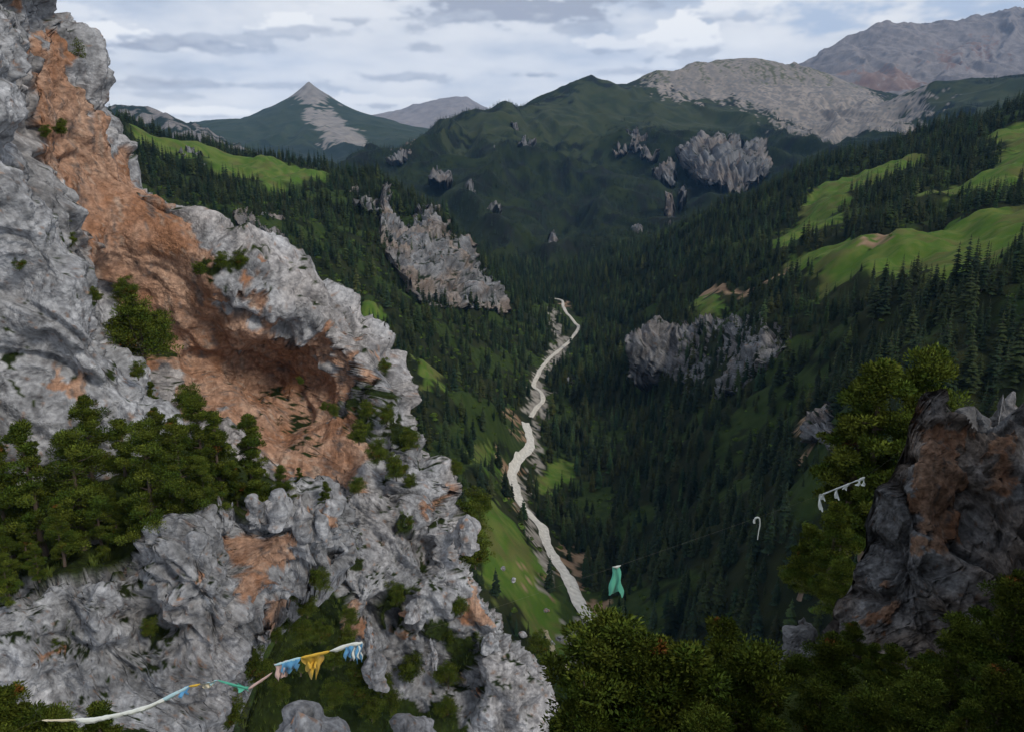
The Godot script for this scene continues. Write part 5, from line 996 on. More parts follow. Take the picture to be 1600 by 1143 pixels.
func copies(called: String, mesh: Mesh, m: Material, list: Array, label: String) -> MultiMeshInstance3D:
	var mm := MultiMesh.new()
	mm.transform_format = MultiMesh.TRANSFORM_3D
	mm.use_colors = true
	mm.mesh = mesh
	mm.instance_count = list.size()
	for i in list.size():
		mm.set_instance_transform(i, list[i][0])
		mm.set_instance_color(i, list[i][1])
	var o := MultiMeshInstance3D.new()
	o.name = numbered(called)
	o.multimesh = mm
	o.material_override = m
	add_child(o)
	o.set_meta("kind", "stuff")
	o.set_meta("label", label)
	return o


# can the camera see the point over the valley ground and past the near cliffs?
func in_view(p: Vector3) -> bool:
	var f := Vector3(0, sin(deg_to_rad(PITCH)), -cos(deg_to_rad(PITCH)))
	var u := Vector3(0, cos(deg_to_rad(PITCH)), sin(deg_to_rad(PITCH)))
	var d := p.dot(f)
	var k := tan(deg_to_rad(FOV * 0.5))
	var sx := p.x / d / k / 1.4
	var sy := p.dot(u) / d / k
	if absf(sx) > 0.99 or absf(sy) > 0.98:
		return false
	for list in [WALL, SPUR]:
		var count := 24 if list == WALL else 14
		for i in count - 1:
			var a := Vector3(list[i * 3], list[i * 3 + 1], list[i * 3 + 2])
			var b := Vector3(list[i * 3 + 3], list[i * 3 + 4], list[i * 3 + 5])
			var ya := a.dot(u) / a.dot(f) / k
			var yb := b.dot(u) / b.dot(f) / k
			if sy <= ya and sy >= yb:
				var xx := lerpf(a.x / a.dot(f), b.x / b.dot(f), (sy - ya) / (yb - ya)) / k / 1.4
				if sx < xx:
					return false
	if sx > 0.62 and sy < -0.1 + (sx - 0.8) * 0.1 or sy < -0.62:
		return false
	for i in range(1, 24):
		var t := i / 24.0
		var q := p * t
		if q.z < -150.0 and ground(q.x, q.z) > q.y:
			return false
	return true


func forest() -> void:
	rng.seed = 77
	var lists := [[], [], [], []]
	var single := []
	var shrubs := []
	for gz in range(0, 243):
		for gx in range(0, 298):
			var x := -620.0 + gx * 4.6 + rng.randf_range(-2.4, 2.4)
			var z := -125.0 - gz * 4.6 + rng.randf_range(-2.4, 2.4)
			if absf(x) > -z * 0.72 + 30.0:
				continue
			var w: float = nz.mid.get_noise_2d(x * 0.06, z * 0.06)
			var q := Vector2(x + w * 7.0, z + nz.mid.get_noise_2d(x * 0.06 + 300.0, z * 0.06) * 7.0)
			var open: float = nz.low.get_noise_2d(x * 0.016 + 500.0, z * 0.016) - smoothstep(30.0, 70.0, x) * 0.2
			var pick := rng.randf()
			var size := rng.randf_range(6.0, 16.5) * (0.55 if rng.randf() < 0.3 else 1.0)
			var kind := rng.randi() % 4
			var turn := rng.randf() * TAU
			var shade := rng.randf_range(0.6, 1.25) * (1.7 if rng.randf() < 0.14 else 1.0)
			var wide := rng.randf_range(0.85, 1.25)
			var beyond := Vector2(x, z).normalized()
			var clear := false
			for k in 3:
				var b := q + beyond * 5.0 * k
				clear = clear or inside(gravel_polys, b) or inside(earth_polys, b)
			if clear:
				if pick < 0.1:
					shrubs.append([x, z, rng.randf_range(0.8, 1.6), turn, shade])
				continue
			if inside(meadow_polys, q):
				if pick > 0.02 or open < 0.05:
					continue
			elif (pick < 0.62 and open > 0.14) or pick < 0.06 or near_road(x, z) < 7.0 or near_road(x + beyond.x * 9.0, z + beyond.y * 9.0) < 5.0:
				if near_road(x, z) > 5.0 and rng.randf() < 0.75:
					shrubs.append([x, z, rng.randf_range(0.8, 2.0), turn, shade])
				continue
			if inside(meadow_polys, q + beyond * 12.0) or inside(meadow_polys, q + beyond * 22.0):
				if pick < 0.4:
					continue
				size *= 0.7
			var y := ground(x, z)
			# the left side of the valley is steeper and thinner wooded
			if x < 5.0 and z > -640.0 and pick < 0.5:
				shrubs.append([x, z, rng.randf_range(1.0, 2.6), turn, shade])
				continue
			single.append([Vector3(x, y, z).length() - size * 6.0, Vector3(x, y, z), size, kind, turn, shade, wide])
	single.sort_custom(func(a, b): return a[0] < b[0])
	var named := 0
	for a in single:
		var at: Vector3 = a[1]
		var tint := Color(a[5] * rng.randf_range(0.8, 1.25), a[5], a[5] * rng.randf_range(0.75, 1.1))
		var t := Transform3D(Basis(Vector3.UP, a[4]).scaled(Vector3(a[2] * a[6], a[2], a[2] * a[6])), at)
		if named < 300 and in_view(at + Vector3(0, a[2] * 0.7, 0)):
			named += 1
			var o := base("spruce_tree", at)
			put("crown", spruces[a[3]], mat.needle, o)
			put("trunk", stems, mat.bark, o)
			o.transform = t
			var lab := "dark spruce in the wooded slope facing the road"
			var grp := "spruces on the slope facing the road"
			if at.x > 60.0 and at.y > -75.0:
				lab = "dark spruce in the dense wood just below the grassy shelf"
				grp = "spruces below the grassy shelf"
			elif at.x > 60.0:
				lab = "dark spruce on the shaded slope beside the grey crag"
				grp = "spruces beside the grey crag"
			elif at.x < -10.0:
				lab = "dark spruce beyond the rim of the orange cliff"
				grp = "spruces beyond the cliff rim"
			tag(o, lab, "tree", grp)
		else:
			lists[a[3]].append([t, tint])
	for k in 4:
		copies("spruce_forest", spruces[k], mat.needle, lists[k], "dark spruce forest covering the canyon slopes")
	# low green scrub in the gaps
	var low := []
	for a in shrubs:
		var y := ground(a[0], a[1])
		low.append([Transform3D(Basis(Vector3.UP, a[3]).scaled(Vector3(a[2] * 1.1, a[2] * 0.8, a[2] * 1.1)), Vector3(a[0], y - 0.2, a[1])), Color(a[4], a[4], a[4] * 0.9)])
	copies("scrub", scrub_mesh(401), mat.leaf, low, "low green scrub between the trees on the slopes")
	# the wood on the main mountain
	var far := [[], []]
	for gz in range(0, 190):
		for gx in range(0, 330):
			var x := -420.0 + gx * 7.4 + rng.randf_range(-3.5, 3.5)
			var z := -1060.0 - gz * 7.4 + rng.randf_range(-3.5, 3.5)
			if absf(x) > -z * 0.68:
				continue
			var a: float = nz.mid.get_noise_2d(x * 0.012, z * 0.012)
			var q := Vector2(x + a * 120.0, z + nz.mid.get_noise_2d(x * 0.012 + 70.0, z * 0.012) * 120.0)
			var open: float = nz.mid.get_noise_2d(x * 0.008 + 20.0, z * 0.008)
			var size := rng.randf_range(6.0, 13.0)
			var sh := rng.randf_range(0.55, 1.5)
			if inside(scree_polys, q) or inside(alpine_polys, q) or (open > 0.18 and rng.randf() < 0.8) or rng.randf() < 0.12:
				continue
			far[rng.randi() % 2].append([Transform3D(Basis(Vector3.UP, rng.randf() * TAU).scaled(Vector3(size * 1.2, size, size * 1.2)), Vector3(x, mountain.h(x, z) + mountain_relief(x, z, mountain.h(x, z), 42.0, 230.0) - 0.4, z)), Color(sh, sh, sh)])
	for k in 2:
		copies("mountain_forest", spruce_crown(320 + k, 7, 5, 0.2, Color(0.02, 0.031, 0.02)), mat.needle, far[k], "dark forest on the flank of the middle mountain")


func scrub_mesh(s: int) -> ArrayMesh:
	var r := RandomNumberGenerator.new()
	r.seed = s
	var v := PackedVector3Array()
	var c := PackedColorArray()
	for k in 70:
		var d := Vector3(r.randfn(), absf(r.randfn()) * 0.8, r.randfn()).normalized()
		var p := d * r.randf_range(0.5, 1.0) * Vector3(0.9, 0.9, 0.9)
		var side := d.cross(Vector3(r.randfn(), r.randfn(), r.randfn())).normalized() * 0.2
		var up := d.cross(side).normalized() * 0.24
		var col := Color(0.03, 0.055, 0.011).lerp(Color(0.06, 0.088, 0.017), r.randf())
		tri(v, c, p - side, p + up, p + side, col)
		tri(v, c, p - side, p + side, p - up, col)
	return soup(v, c)


var mountain: Surf


# ---------------------------------------------------------------- sky
func sky_tone(az: float, el: float) -> Color:
	var e := maxf(el, 0.0)
	var k := 1.0 / (sin(deg_to_rad(e)) + 0.09)
	var a := deg_to_rad(az)
	var px := sin(a) * k * cos(deg_to_rad(e))
	var pz := -cos(a) * k * cos(deg_to_rad(e))
	var n1: float = nz.mid.get_noise_2d(px * 0.34 + 3.0, pz * 0.34)
	var n2: float = nz.mid.get_noise_3d(sin(a) * 6.3, e * 0.36, cos(a) * 6.3)
	var n3: float = nz.mid.get_noise_3d(sin(a) * 17.0, e * 0.8, cos(a) * 17.0)
	var clear := Color(0.44, 0.52, 0.66)
	var veil := Color(0.72, 0.75, 0.805)
	var c := clear.lerp(veil, clampf(0.82 + n1 * 0.7 + n2 * 0.3, 0.0, 1.0))
	c = c.lerp(Color(0.77, 0.8, 0.845), clampf(1.0 - e / 6.0, 0.0, 1.0) * 0.6)
	var tone := n1 * 0.25 + n2 * 0.34 + n3 * 0.12 + 0.12
	for i in range(0, CLOUDS.size(), 5):
		var dx: float = (az - CLOUDS[i]) / CLOUDS[i + 2]
		if absf(dx) > 1.8:
			continue
		var dy: float = (e - CLOUDS[i + 1]) / CLOUDS[i + 3]
		var r := sqrt(dx * dx + dy * dy) + n2 * 0.55 + n3 * 0.75
		var kind: float = CLOUDS[i + 4]
		if kind < -1.5:
			var gap := smoothstep(1.2, 0.3, r)
			c = c.lerp(Color(0.44, 0.54, 0.71), gap * 0.8)
			tone = lerpf(tone, 0.0, gap)
		elif kind < 0.0:
			tone = lerpf(tone, kind * (0.8 + n3 * 0.6), smoothstep(1.1, 0.5, r))
		else:
			# heaped cloud: bright head, flat grey foot
			tone = lerpf(tone, lerpf(-0.35, kind, smoothstep(-0.75, -0.2, dy + n3 * 0.4)), smoothstep(1.02, 0.72, r))
	if tone > 0.0:
		c = c.lerp(Color(0.93, 0.935, 0.945), clampf(tone * 1.4, 0.0, 1.0))
	else:
		c = c.lerp(Color(0.36, 0.39, 0.47), clampf(-tone * 1.3, 0.0, 0.95))
	return c


func sky_strip(w: int, row0: int, rows: int, full: int) -> Image:
	var bytes := PackedByteArray()
	bytes.resize(w * rows * 3)
	var at := 0
	for j in rows:
		var el := 90.0 - (row0 + j + 0.5) / full * 180.0
		for i in w:
			var c := sky_tone(wrapf((i + 0.5) / w * 360.0, -180.0, 180.0), el).linear_to_srgb()
			bytes[at] = int(clampf(c.r, 0.0, 1.0) * 255.0)
			bytes[at + 1] = int(clampf(c.g, 0.0, 1.0) * 255.0)
			bytes[at + 2] = int(clampf(c.b, 0.0, 1.0) * 255.0)
			at += 3
	return Image.create_from_data(w, rows, false, Image.FORMAT_RGB8, bytes)


func make_sky() -> void:
	var im := sky_strip(512, 0, 256, 256)
	im.resize(4096, 2048, Image.INTERPOLATE_CUBIC)
	var strip := sky_strip(4096, 2048 * 80 / 180, 2048 * 10 / 180 + 4, 2048)
	im.blit_rect(strip, Rect2i(0, 0, 4096, strip.get_height()), Vector2i(0, 2048 * 80 / 180))
	var pm := PanoramaSkyMaterial.new()
	pm.panorama = ImageTexture.create_from_image(im)
	var sky := Sky.new()
	sky.sky_material = pm
	var env := Environment.new()
	env.background_mode = Environment.BG_SKY
	env.sky = sky
	env.background_energy_multiplier = 0.69
	env.ambient_light_source = Environment.AMBIENT_SOURCE_SKY
	env.tonemap_mode = Environment.TONE_MAPPER_LINEAR
	env.tonemap_exposure = 1.52
	env.fog_enabled = true
	env.fog_density = 0.000034
	env.fog_light_color = Color(0.5, 0.74, 1.0)
	env.sdfgi_enabled = true
	env.ssao_enabled = true
	env.ssil_enabled = true
	var we := WorldEnvironment.new()
	we.name = "environment"
	we.environment = env
	add_child(we)


# ---------------------------------------------------------------- road, flags
func ribbon(pts: PackedVector3Array, width: float, lift: float, col: Color) -> ArrayMesh:
	var curve := Curve3D.new()
	curve.bake_interval = 1.5
	for i in pts.size():
		var d := (pts[mini(i + 1, pts.size() - 1)] - pts[maxi(i - 1, 0)]) / 6.0
		curve.add_point(pts[i], -d, d)
	var b := curve.get_baked_points()
	var v := PackedVector3Array()
	var c := PackedColorArray()
	var across := 7
	for i in b.size():
		var d := b[mini(i + 1, b.size() - 1)] - b[maxi(i - 1, 0)]
		var side := Vector3(-d.z, 0, d.x).normalized()
		var wd: float = width * (1.0 + 0.22 * nz.low.get_noise_2d(b[i].x * 0.08, b[i].z * 0.08))
		for k in across:
			var t := k / 6.0 * 2.0 - 1.0
			var p: Vector3 = b[i] + side * t * wd * 0.5
			var y := maxf(ground(p.x, p.z), b[i].y - 0.4)
			p.y = maxf(ground(b[i].x, b[i].z), y) + lift - (0.5 if absf(t) > 0.95 else 0.0)
			v.append(p)
			var g: float = 1.0 + 0.35 * nz.mid.get_noise_2d(p.x * 0.5, p.z * 0.5)
			if absf(absf(t) - 0.4) < 0.1:
				g *= 1.08
			c.append(col * g)
	return mesh_of(v, grid_normals(v, across, b.size()), c, grid_index(across, b.size(), PackedByteArray(), false))


# a hanging cloth between two points of the rope, gathered in folds
func cloth(a: Vector3, b: Vector3, drop: float, folds: float, s: int, taper := 0.8, ragged := 0.25) -> ArrayMesh:
	var r := RandomNumberGenerator.new()
	r.seed = s
	var v := PackedVector3Array()
	var nu := 13
	var nv := 11
	var along := b - a
	var out := along.cross(Vector3.UP).normalized()
	if out.length() < 0.1:
		out = Vector3.BACK
	var ph := r.randf() * TAU
	var mid := (a + b) * 0.5
	for j in nv:
		var t := j / (nv - 1.0)
		for i in nu:
			var u := i / (nu - 1.0)
			var len := drop * (1.0 - ragged * absf(sin(u * 5.0 + ph)) - ragged * 0.5 * sin(u * 13.0 + ph))
			var p := a.lerp(b, u) + Vector3(0, -len * t, 0)
			p += (Vector3(mid.x, 0, mid.z) - Vector3(p.x, 0, p.z)) * (1.0 - lerpf(1.0, taper, t))
			p += out * sin(u * folds * TAU + ph + t * 1.3) * 0.055 * (0.25 + t) + out * 0.06 * sin(t * 3.0 + ph)
			p += along.normalized() * 0.025 * sin(t * 9.0 + u * 7.0 + ph)
			v.append(p)
	return mesh_of(v, grid_normals(v, nu, nv), PackedColorArray(), grid_index(nu, nv, PackedByteArray(), false))


# cloth twisted round the rope: an uneven flattened roll
func roll(pts: PackedVector3Array, thick: float, s: int) -> ArrayMesh:
	var r := RandomNumberGenerator.new()
	r.seed = s
	var curve := Curve3D.new()
	curve.bake_interval = 0.05
	for i in pts.size():
		var d := (pts[mini(i + 1, pts.size() - 1)] - pts[maxi(i - 1, 0)]) / 6.0
		curve.add_point(pts[i], -d, d)
	var b := curve.get_baked_points()
	var v := PackedVector3Array()
	var seg := 9
	for i in b.size():
		var d := (b[mini(i + 1, b.size() - 1)] - b[maxi(i - 1, 0)]).normalized()
		var side := d.cross(Vector3.UP).normalized()
		var fade := minf(1.0, minf(i, b.size() - 1 - i) / 4.0 + 0.25)
		for k in seg:
			var a := TAU * (k % (seg - 1)) / (seg - 1)
			var w: float = 0.6 + 0.7 * absf(nz.mid.get_noise_3d(i * 0.09 + s * 3.0, cos(a) * 0.7, sin(a) * 0.7)) + 0.35 * nz.low.get_noise_2d(i * 0.05, s * 9.0)
			v.append(b[i] + (side * cos(a) * 0.45 + Vector3(0, sin(a) * 0.75 - 0.35, 0)) * thick * w * fade)
	return mesh_of(v, grid_normals(v, seg, b.size(), -1.0), PackedColorArray(), grid_index(seg, b.size(), PackedByteArray(), true))


func flag_line() -> void:
	var p := points(FLAG_LINE)
	var o := base("prayer_flag_line", p[0])
	tag(o, "sagging line of tattered prayer flags strung across the gully to the dark spire", "prayer flags")
	for i in p.size():
		p[i] -= o.position
	var white := plain(Color(0.62, 0.66, 0.64))
	var blue := plain(Color(0.08, 0.27, 0.5))
	var pale := plain(Color(0.36, 0.55, 0.62))
	var teal := plain(Color(0.07, 0.36, 0.26))
	var pink := plain(Color(0.5, 0.36, 0.34))
	var yellow := plain(Color(0.62, 0.4, 0.05))
	var cream := plain(Color(0.6, 0.55, 0.42))
	for m in [white, blue, pale, teal, pink, yellow, cream]:
		m.backlight_enabled = true
		m.backlight = Color(0.4, 0.4, 0.4)
		m.cull_mode = BaseMaterial3D.CULL_DISABLED
	var curve := Curve3D.new()
	curve.bake_interval = 0.25
	for i in p.size():
		var d := (p[mini(i + 1, p.size() - 1)] - p[maxi(i - 1, 0)]) / 7.0
		curve.add_point(p[i], -d, d)
	put("rope", tube_mesh([[curve.get_baked_points(), 0.0012, 0.0012]], 5), mat.rope, o)
	var on := func(i: int, t: float) -> Vector3: return p[i].lerp(p[i + 1], t)
	put("flag", roll(PackedVector3Array([p[1], p[2], on.call(2, 0.5)]), 0.05, 1), cream, o)
	put("flag", roll(PackedVector3Array([on.call(1, 0.6), p[2], p[3], p[4]]), 0.1, 2), white, o)
	put("flag", roll(PackedVector3Array([on.call(3, 0.7), p[4], p[5]]), 0.075, 3), pale, o)
	put("flag", cloth(on.call(4, 0.5), p[5], 0.16, 1.2, 4), blue, o)
	put("flag", roll(PackedVector3Array([p[4], on.call(4, 0.5), p[5]]), 0.06, 5), pink, o)
	put("flag", roll(PackedVector3Array([p[5], on.call(5, 0.4)]), 0.06, 6), yellow, o)
	put("flag", cloth(on.call(5, 0.35), on.call(5, 0.95), 0.2, 1.5, 7, 0.6), cream, o)
	put("flag", cloth(on.call(5, 0.5), on.call(5, 1.0), 0.13, 1.5, 8, 0.6), pale, o)
	put("flag", roll(PackedVector3Array([p[6], on.call(6, 0.5), p[7]]), 0.06, 9), teal, o)
	put("flag", cloth(on.call(6, 0.55), p[7], 0.1, 1.0, 10), teal, o)
	put("flag", roll(PackedVector3Array([p[7], on.call(7, 0.5), p[8]]), 0.065, 11), pink, o)
	put("flag", cloth(p[9], on.call(9, 0.5), 0.42, 2.0, 12, 0.7), pink, o)
	put("flag", cloth(on.call(9, 0.25), on.call(9, 0.95), 0.34, 2.4, 13, 0.85), blue, o)
	put("flag", roll(PackedVector3Array([p[9], on.call(9, 0.5), p[10]]), 0.07, 14), pale, o)
	put("flag", cloth(on.call(10, 0.0), on.call(10, 0.85), 0.62, 2.4, 15, 0.45), yellow, o)
	put("flag", cloth(on.call(10, 0.05), on.call(10, 0.6), 0.45, 1.6, 16, 0.7), yellow, o)
	put("flag", roll(PackedVector3Array([p[10], on.call(10, 0.5), p[11]]), 0.06, 17), yellow, o)
	put("flag", roll(PackedVector3Array([p[11], p[12], p[13]]), 0.085, 18), white, o)
	put("flag", cloth(on.call(11, 0.75), on.call(12, 0.4), 0.36, 1.8, 19, 0.9), blue, o)
	put("flag", cloth(on.call(12, 0.2), p[13], 0.42, 1.8, 20, 0.9), white, o)
	put("flag", cloth(on.call(12, 0.5), p[13], 0.5, 1.2, 21, 0.8), blue, o)
	# the green cloth alone on its stretch of rope
	var g: Vector3 = p[15]
	put("flag", cloth(g + Vector3(-0.06, -0.04, 0), g + Vector3(0.1, -0.02, 0), 0.82, 1.7, 22, 2.6, 0.2), teal, o)
	put("flag", roll(PackedVector3Array([g + Vector3(-0.08, 0, 0), g, g + Vector3(0.13, 0.04, 0)]), 0.075, 23), white, o)
	# a loop of white cord
	var h: Vector3 = p[16]
	var loop := PackedVector3Array()
	for i in 15:
		var a := PI * 1.15 - i / 14.0 * PI * 1.35
		loop.append(h + Vector3(cos(a) * 0.09, -0.12 + sin(a) * 0.12 - (0.22 * maxf(0.0, (i - 9) / 5.0)), 0))
	loop.append(h + Vector3(0.06, -0.7, 0))
	put("flag", tube_mesh([[loop, 0.035, 0.014]], 6), white, o)
	# white shreds near the spire
	put("flag", roll(PackedVector3Array([p[17], p[17].lerp(p[18], 0.5), p[18]]), 0.05, 25), white, o)
	put("flag", roll(PackedVector3Array([p[17].lerp(p[18], 0.85), p[18]]), 0.13, 26), white, o)
	for a in [[0.0, 0.55, 0.05], [0.05, 0.25, 0.1], [0.36, 0.4, 0.1], [0.55, 0.22, 0.12], [0.8, 0.2, 0.12], [0.93, 0.28, 0.1]]:
		var q: Vector3 = p[17].lerp(p[18], a[0])
		put("flag", cloth(q, q + (p[18] - p[17]).normalized() * float(a[2]), a[1], 1.0, 30 + int(float(a[0]) * 100.0), 0.5, 0.1), white, o)


# ---------------------------------------------------------------- scene
const FOV := 49.0
const PITCH := -15.9


func _ready() -> void:
	setup_noise()
	var cam := Camera3D.new()
	cam.name = "camera"
	cam.fov = FOV
	cam.near = 0.3
	cam.far = 20000.0
	cam.rotation_degrees = Vector3(PITCH, 0, 0)
	cam.current = true
	add_child(cam)
	make_sky()
	var sun := DirectionalLight3D.new()
	sun.name = "sun"
	sun.light_energy = 0.5
	sun.light_angular_distance = 14.0
	sun.light_color = Color(1.0, 0.96, 0.9)
	sun.shadow_enabled = true
	sun.rotation_degrees = Vector3(-42.0, 48.0, 0.0)
	add_child(sun)
	setup_materials()
	setup_plants()

	# land
	meadow_polys = polygons(MEADOWS)
	gravel_polys = polygons(GRAVEL)
	earth_polys = polygons(EARTH)
	scree_polys = polygons(SCREE)
	alpine_polys = polygons(ALPINE)
	red_polys = polygons(RED_SCREE)
	valley = Surf.new(VALLEY)
	valley.prepare(Rect2(-660, -1250, 1440, 1150), 5.0)
	road_pts = points(ROAD_LOWER)
	ROAD_BREAK = road_pts.size() - 1
	road_pts.append_array(points(ROAD_UPPER))
	structure(put("canyon_slopes", valley_mesh(), mat.ground))
	structure(put("road", ribbon(points(ROAD_LOWER), 5.0, 0.8, Color(0.54, 0.52, 0.5)), mat.road))
	structure(put("road", ribbon(points(ROAD_UPPER), 3.0, 0.8, Color(0.5, 0.47, 0.44)), mat.road))
	structure(put("dirt_track", ribbon(points(TRACK), 2.4, 0.35, Color(0.36, 0.31, 0.22)), mat.road))
	mountain = Surf.new(MOUNTAIN)
	structure(put("mountain", mountain_mesh(mountain, Rect2(-560, -3450, 2500, 2430), 6.5, 42.0, 230.0, paint_mountain), mat.far_ground))
	structure(put("mountain", mountain_mesh(Surf.new(PYRAMID), Rect2(-2400, -5200, 2500, 2500), 12.0, 30.0, 420.0, paint_pyramid), mat.far_ground))
	structure(put("mountain", mountain_mesh(Surf.new(KNOLL), Rect2(-1600, -2800, 1100, 900), 7.0, 26.0, 130.0, paint_knoll), mat.far_rock))
	structure(put("mountain", mountain_mesh(Surf.new(PALE_PEAK), Rect2(-1700, -9200, 2700, 2800), 25.0, 90.0, 500.0, paint_pale), mat.far_rock))
	structure(put("mountain", mountain_mesh(Surf.new(GREY_MASSIF), Rect2(1200, -6200, 2800, 3000), 11.0, 150.0, 300.0, paint_massif), mat.far_rock))

	# cliffs
	structure(put("cliff", rock_body(Surf.new(WALL, Vector3(0.69, 0.3, 0.66)), 0.235, 1.5, {"orange": WALL_ORANGE, "green": WALL_GREEN, "tone": 0.92, "warm": 0.25}), mat.rock), "tall orange and grey limestone wall with a sloping rim")
	structure(put("cliff", rock_body(Surf.new(BUTTRESS, Vector3(0.75, 0.15, 0.64)), 0.17, 1.0, {"orange": BUTTRESS_ORANGE, "green": BUTTRESS_GREEN}), mat.rock), "pale grey buttress in front of the orange wall")
	var band := put("cliff", rock_body(Surf.new(BAND, Vector3(0.33, 0.68, 0.65)), 0.115, 0.85, {"turf": BAND_TURF, "edge": polygons(BAND_EDGE)[0][1], "sink": 6.0, "ragged": 0.5, "brim": 0.5, "middle": polygons(BAND_EDGE)[0][0].get_center(), "tone": 0.8, "orange": BAND_ORANGE, "green": BAND_GREEN, "warm": 0.1, "bulk": 0.45, "soften": 5}), mat.rock)
	structure(band, "grey rock band below the juniper ledge")
	structure(put("cliff", rock_body(Surf.new(SPUR, Vector3(0.3, 0.5, 0.8)), 0.155, 1.0, {"orange": SPUR_ORANGE, "green": SPUR_GREEN, "turf": SPUR_TURF, "tone": 0.85, "warm": 0.15, "bulk": 0.5, "soften": 4}), mat.rock), "rocky spur falling to the valley meadow")
	var spire := Surf.new(SPIRE, Vector3(-0.49, 0.39, 0.78))
	var rim := PackedVector2Array()
	for i in 25:
		rim.append(Vector2(spire.ps[i], spire.pt[i]))
	rim.append(rim[24] + Vector2(2.0, -13.0))
	rim.append(rim[0] + Vector2(-0.5, -3.0))
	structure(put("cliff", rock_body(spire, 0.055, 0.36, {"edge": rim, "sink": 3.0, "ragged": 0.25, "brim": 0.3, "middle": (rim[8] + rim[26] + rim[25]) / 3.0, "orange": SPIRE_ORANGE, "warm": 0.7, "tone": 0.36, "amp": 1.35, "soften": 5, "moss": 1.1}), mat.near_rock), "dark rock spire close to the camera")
	structure(put("cliff", rock_body(Surf.new(SIDE_CLIFF, Vector3(-0.95, 0.3, 0.1)), 0.7, 1.0), mat.rock), "rock face beside the camera")
	for i in CRAGS.size():
		var flat: Array = CRAGS[i]
		var d := Vector3(flat[0], flat[1], flat[2]).length()
		var s := Surf.new(flat, Vector3(CRAG_FACE[i * 3], CRAG_FACE[i * 3 + 1], CRAG_FACE[i * 3 + 2]))
		var f := d / 230.0 if d > 200.0 else d / 60.0
		var edge := PackedVector2Array()
		for k in int(CRAG_EDGE[i * 2]):
			edge.append(Vector2(s.ps[k * 2], s.pt[k * 2]))
		for k in int(CRAG_EDGE[i * 2 + 1]):
			var q := 2 * (int(CRAG_EDGE[i * 2]) + int(CRAG_EDGE[i * 2 + 1]) - 1 - k)
			edge.append(Vector2(s.ps[q], s.pt[q]))
		structure(put("crag", rock_body(s, d * 0.0016, f, {"flute": 0.75, "warm": CRAG_WARM[i], "moss": 0.78, "amp": 1.0 if d < 200.0 else 0.8, "edge": edge, "sink": d * 0.05, "tone": 0.5 if i == 1 else 0.62 if d < 1000.0 else 0.5}), mat.mid_rock if d > 200.0 else mat.near_rock))
	for i in range(0, BLOCKS.size(), 7):
		var a := Vector3(BLOCKS[i], BLOCKS[i + 1], BLOCKS[i + 2])
		var b := Vector3(BLOCKS[i + 3], BLOCKS[i + 4], BLOCKS[i + 5])
		var w: float = BLOCKS[i + 6]
		var o := put("pinnacle", rock_block(a.distance_to(b), w, i / 7 + 1, 64 if w > 2.3 else 30, 0.4 if a.x > 0.0 else 0.8), mat.rock, band)
		o.position = a
		o.rotation = Vector3(0, i * 0.7, 0)
	near_ground = Surf.new(NEAR)
	structure(put("near_slope", turf_mesh(near_ground, 0.3, 0.5), mat.ledge))

	forest()
	plants()
	grass()
	flag_line()


func grass() -> void:
	rng.seed = 5
	var v := PackedVector3Array()
	var c := PackedColorArray()
	for k in 16:
		var a := rng.randf() * TAU
		var d := Vector3(cos(a), 0, sin(a))
		var foot := d * rng.randf_range(0.0, 0.22)
		var side := Vector3(-d.z, 0, d.x) * 0.03
		tri(v, c, foot - side, foot + d * 0.14 + Vector3(0, rng.randf_range(0.25, 0.5), 0), foot + side, Color(0.05, 0.085, 0.016).lerp(Color(0.1, 0.12, 0.03), rng.randf()))
	var list := []
	for p in tufts:
		var g := rng.randf_range(0.6, 1.5)
		list.append([Transform3D(Basis(Vector3.UP, rng.randf() * TAU).scaled(Vector3(g, g, g)), p + Vector3(rng.randf_range(-0.2, 0.2), 0, rng.randf_range(-0.2, 0.2))), Color(g, g, g) * 0.9])
	copies("grass", soup(v, c), mat.needle, list, "rough grass on the ledge and in the gully")


func turf_mesh(s: Surf, step: float, f: float) -> ArrayMesh:
	var box := s.box()
	s.prepare(box, step * 2.0)
	var nx := int(box.size.x / step) + 1
	var ny := int(box.size.y / step) + 1
	var v := PackedVector3Array()
	var c := PackedColorArray()
	var keep := PackedByteArray()
	v.resize(nx * ny)
	c.resize(nx * ny)
	keep.resize(nx * ny)
	for j in ny:
		for i in nx:
			var x := box.position.x + i * step
			var z := box.position.y + j * step
			var k := j * nx + i
			keep[k] = 1 if Geometry2D.is_point_in_polygon(Vector2(x, z), s.hull) else 0
			var m: float = nz.mid.get_noise_2d(x * 0.6 / f, z * 0.6 / f)
			v[k] = Vector3(x, s.h(x, z) + m * 0.5 * f, z)
			c[k] = Color(0.04, 0.065, 0.015).lerp(Color(0.075, 0.1, 0.025), clampf(0.5 + m, 0.0, 1.0))
	return mesh_of(v, grid_normals(v, nx, ny, -1.0), c, grid_index(nx, ny, keep, true))


const ORDER := ["leftmost", "second", "third", "fourth", "fifth", "sixth", "seventh", "eighth", "ninth", "tenth", "eleventh", "twelfth", "thirteenth", "fourteenth", "fifteenth", "sixteenth", "seventeenth", "eighteenth", "nineteenth", "twentieth", "twenty-first", "twenty-second", "twenty-third", "twenty-fourth", "twenty-fifth", "twenty-sixth", "twenty-seventh", "twenty-eighth", "twenty-ninth", "thirtieth", "thirty-first", "thirty-second", "thirty-third", "thirty-fourth"]


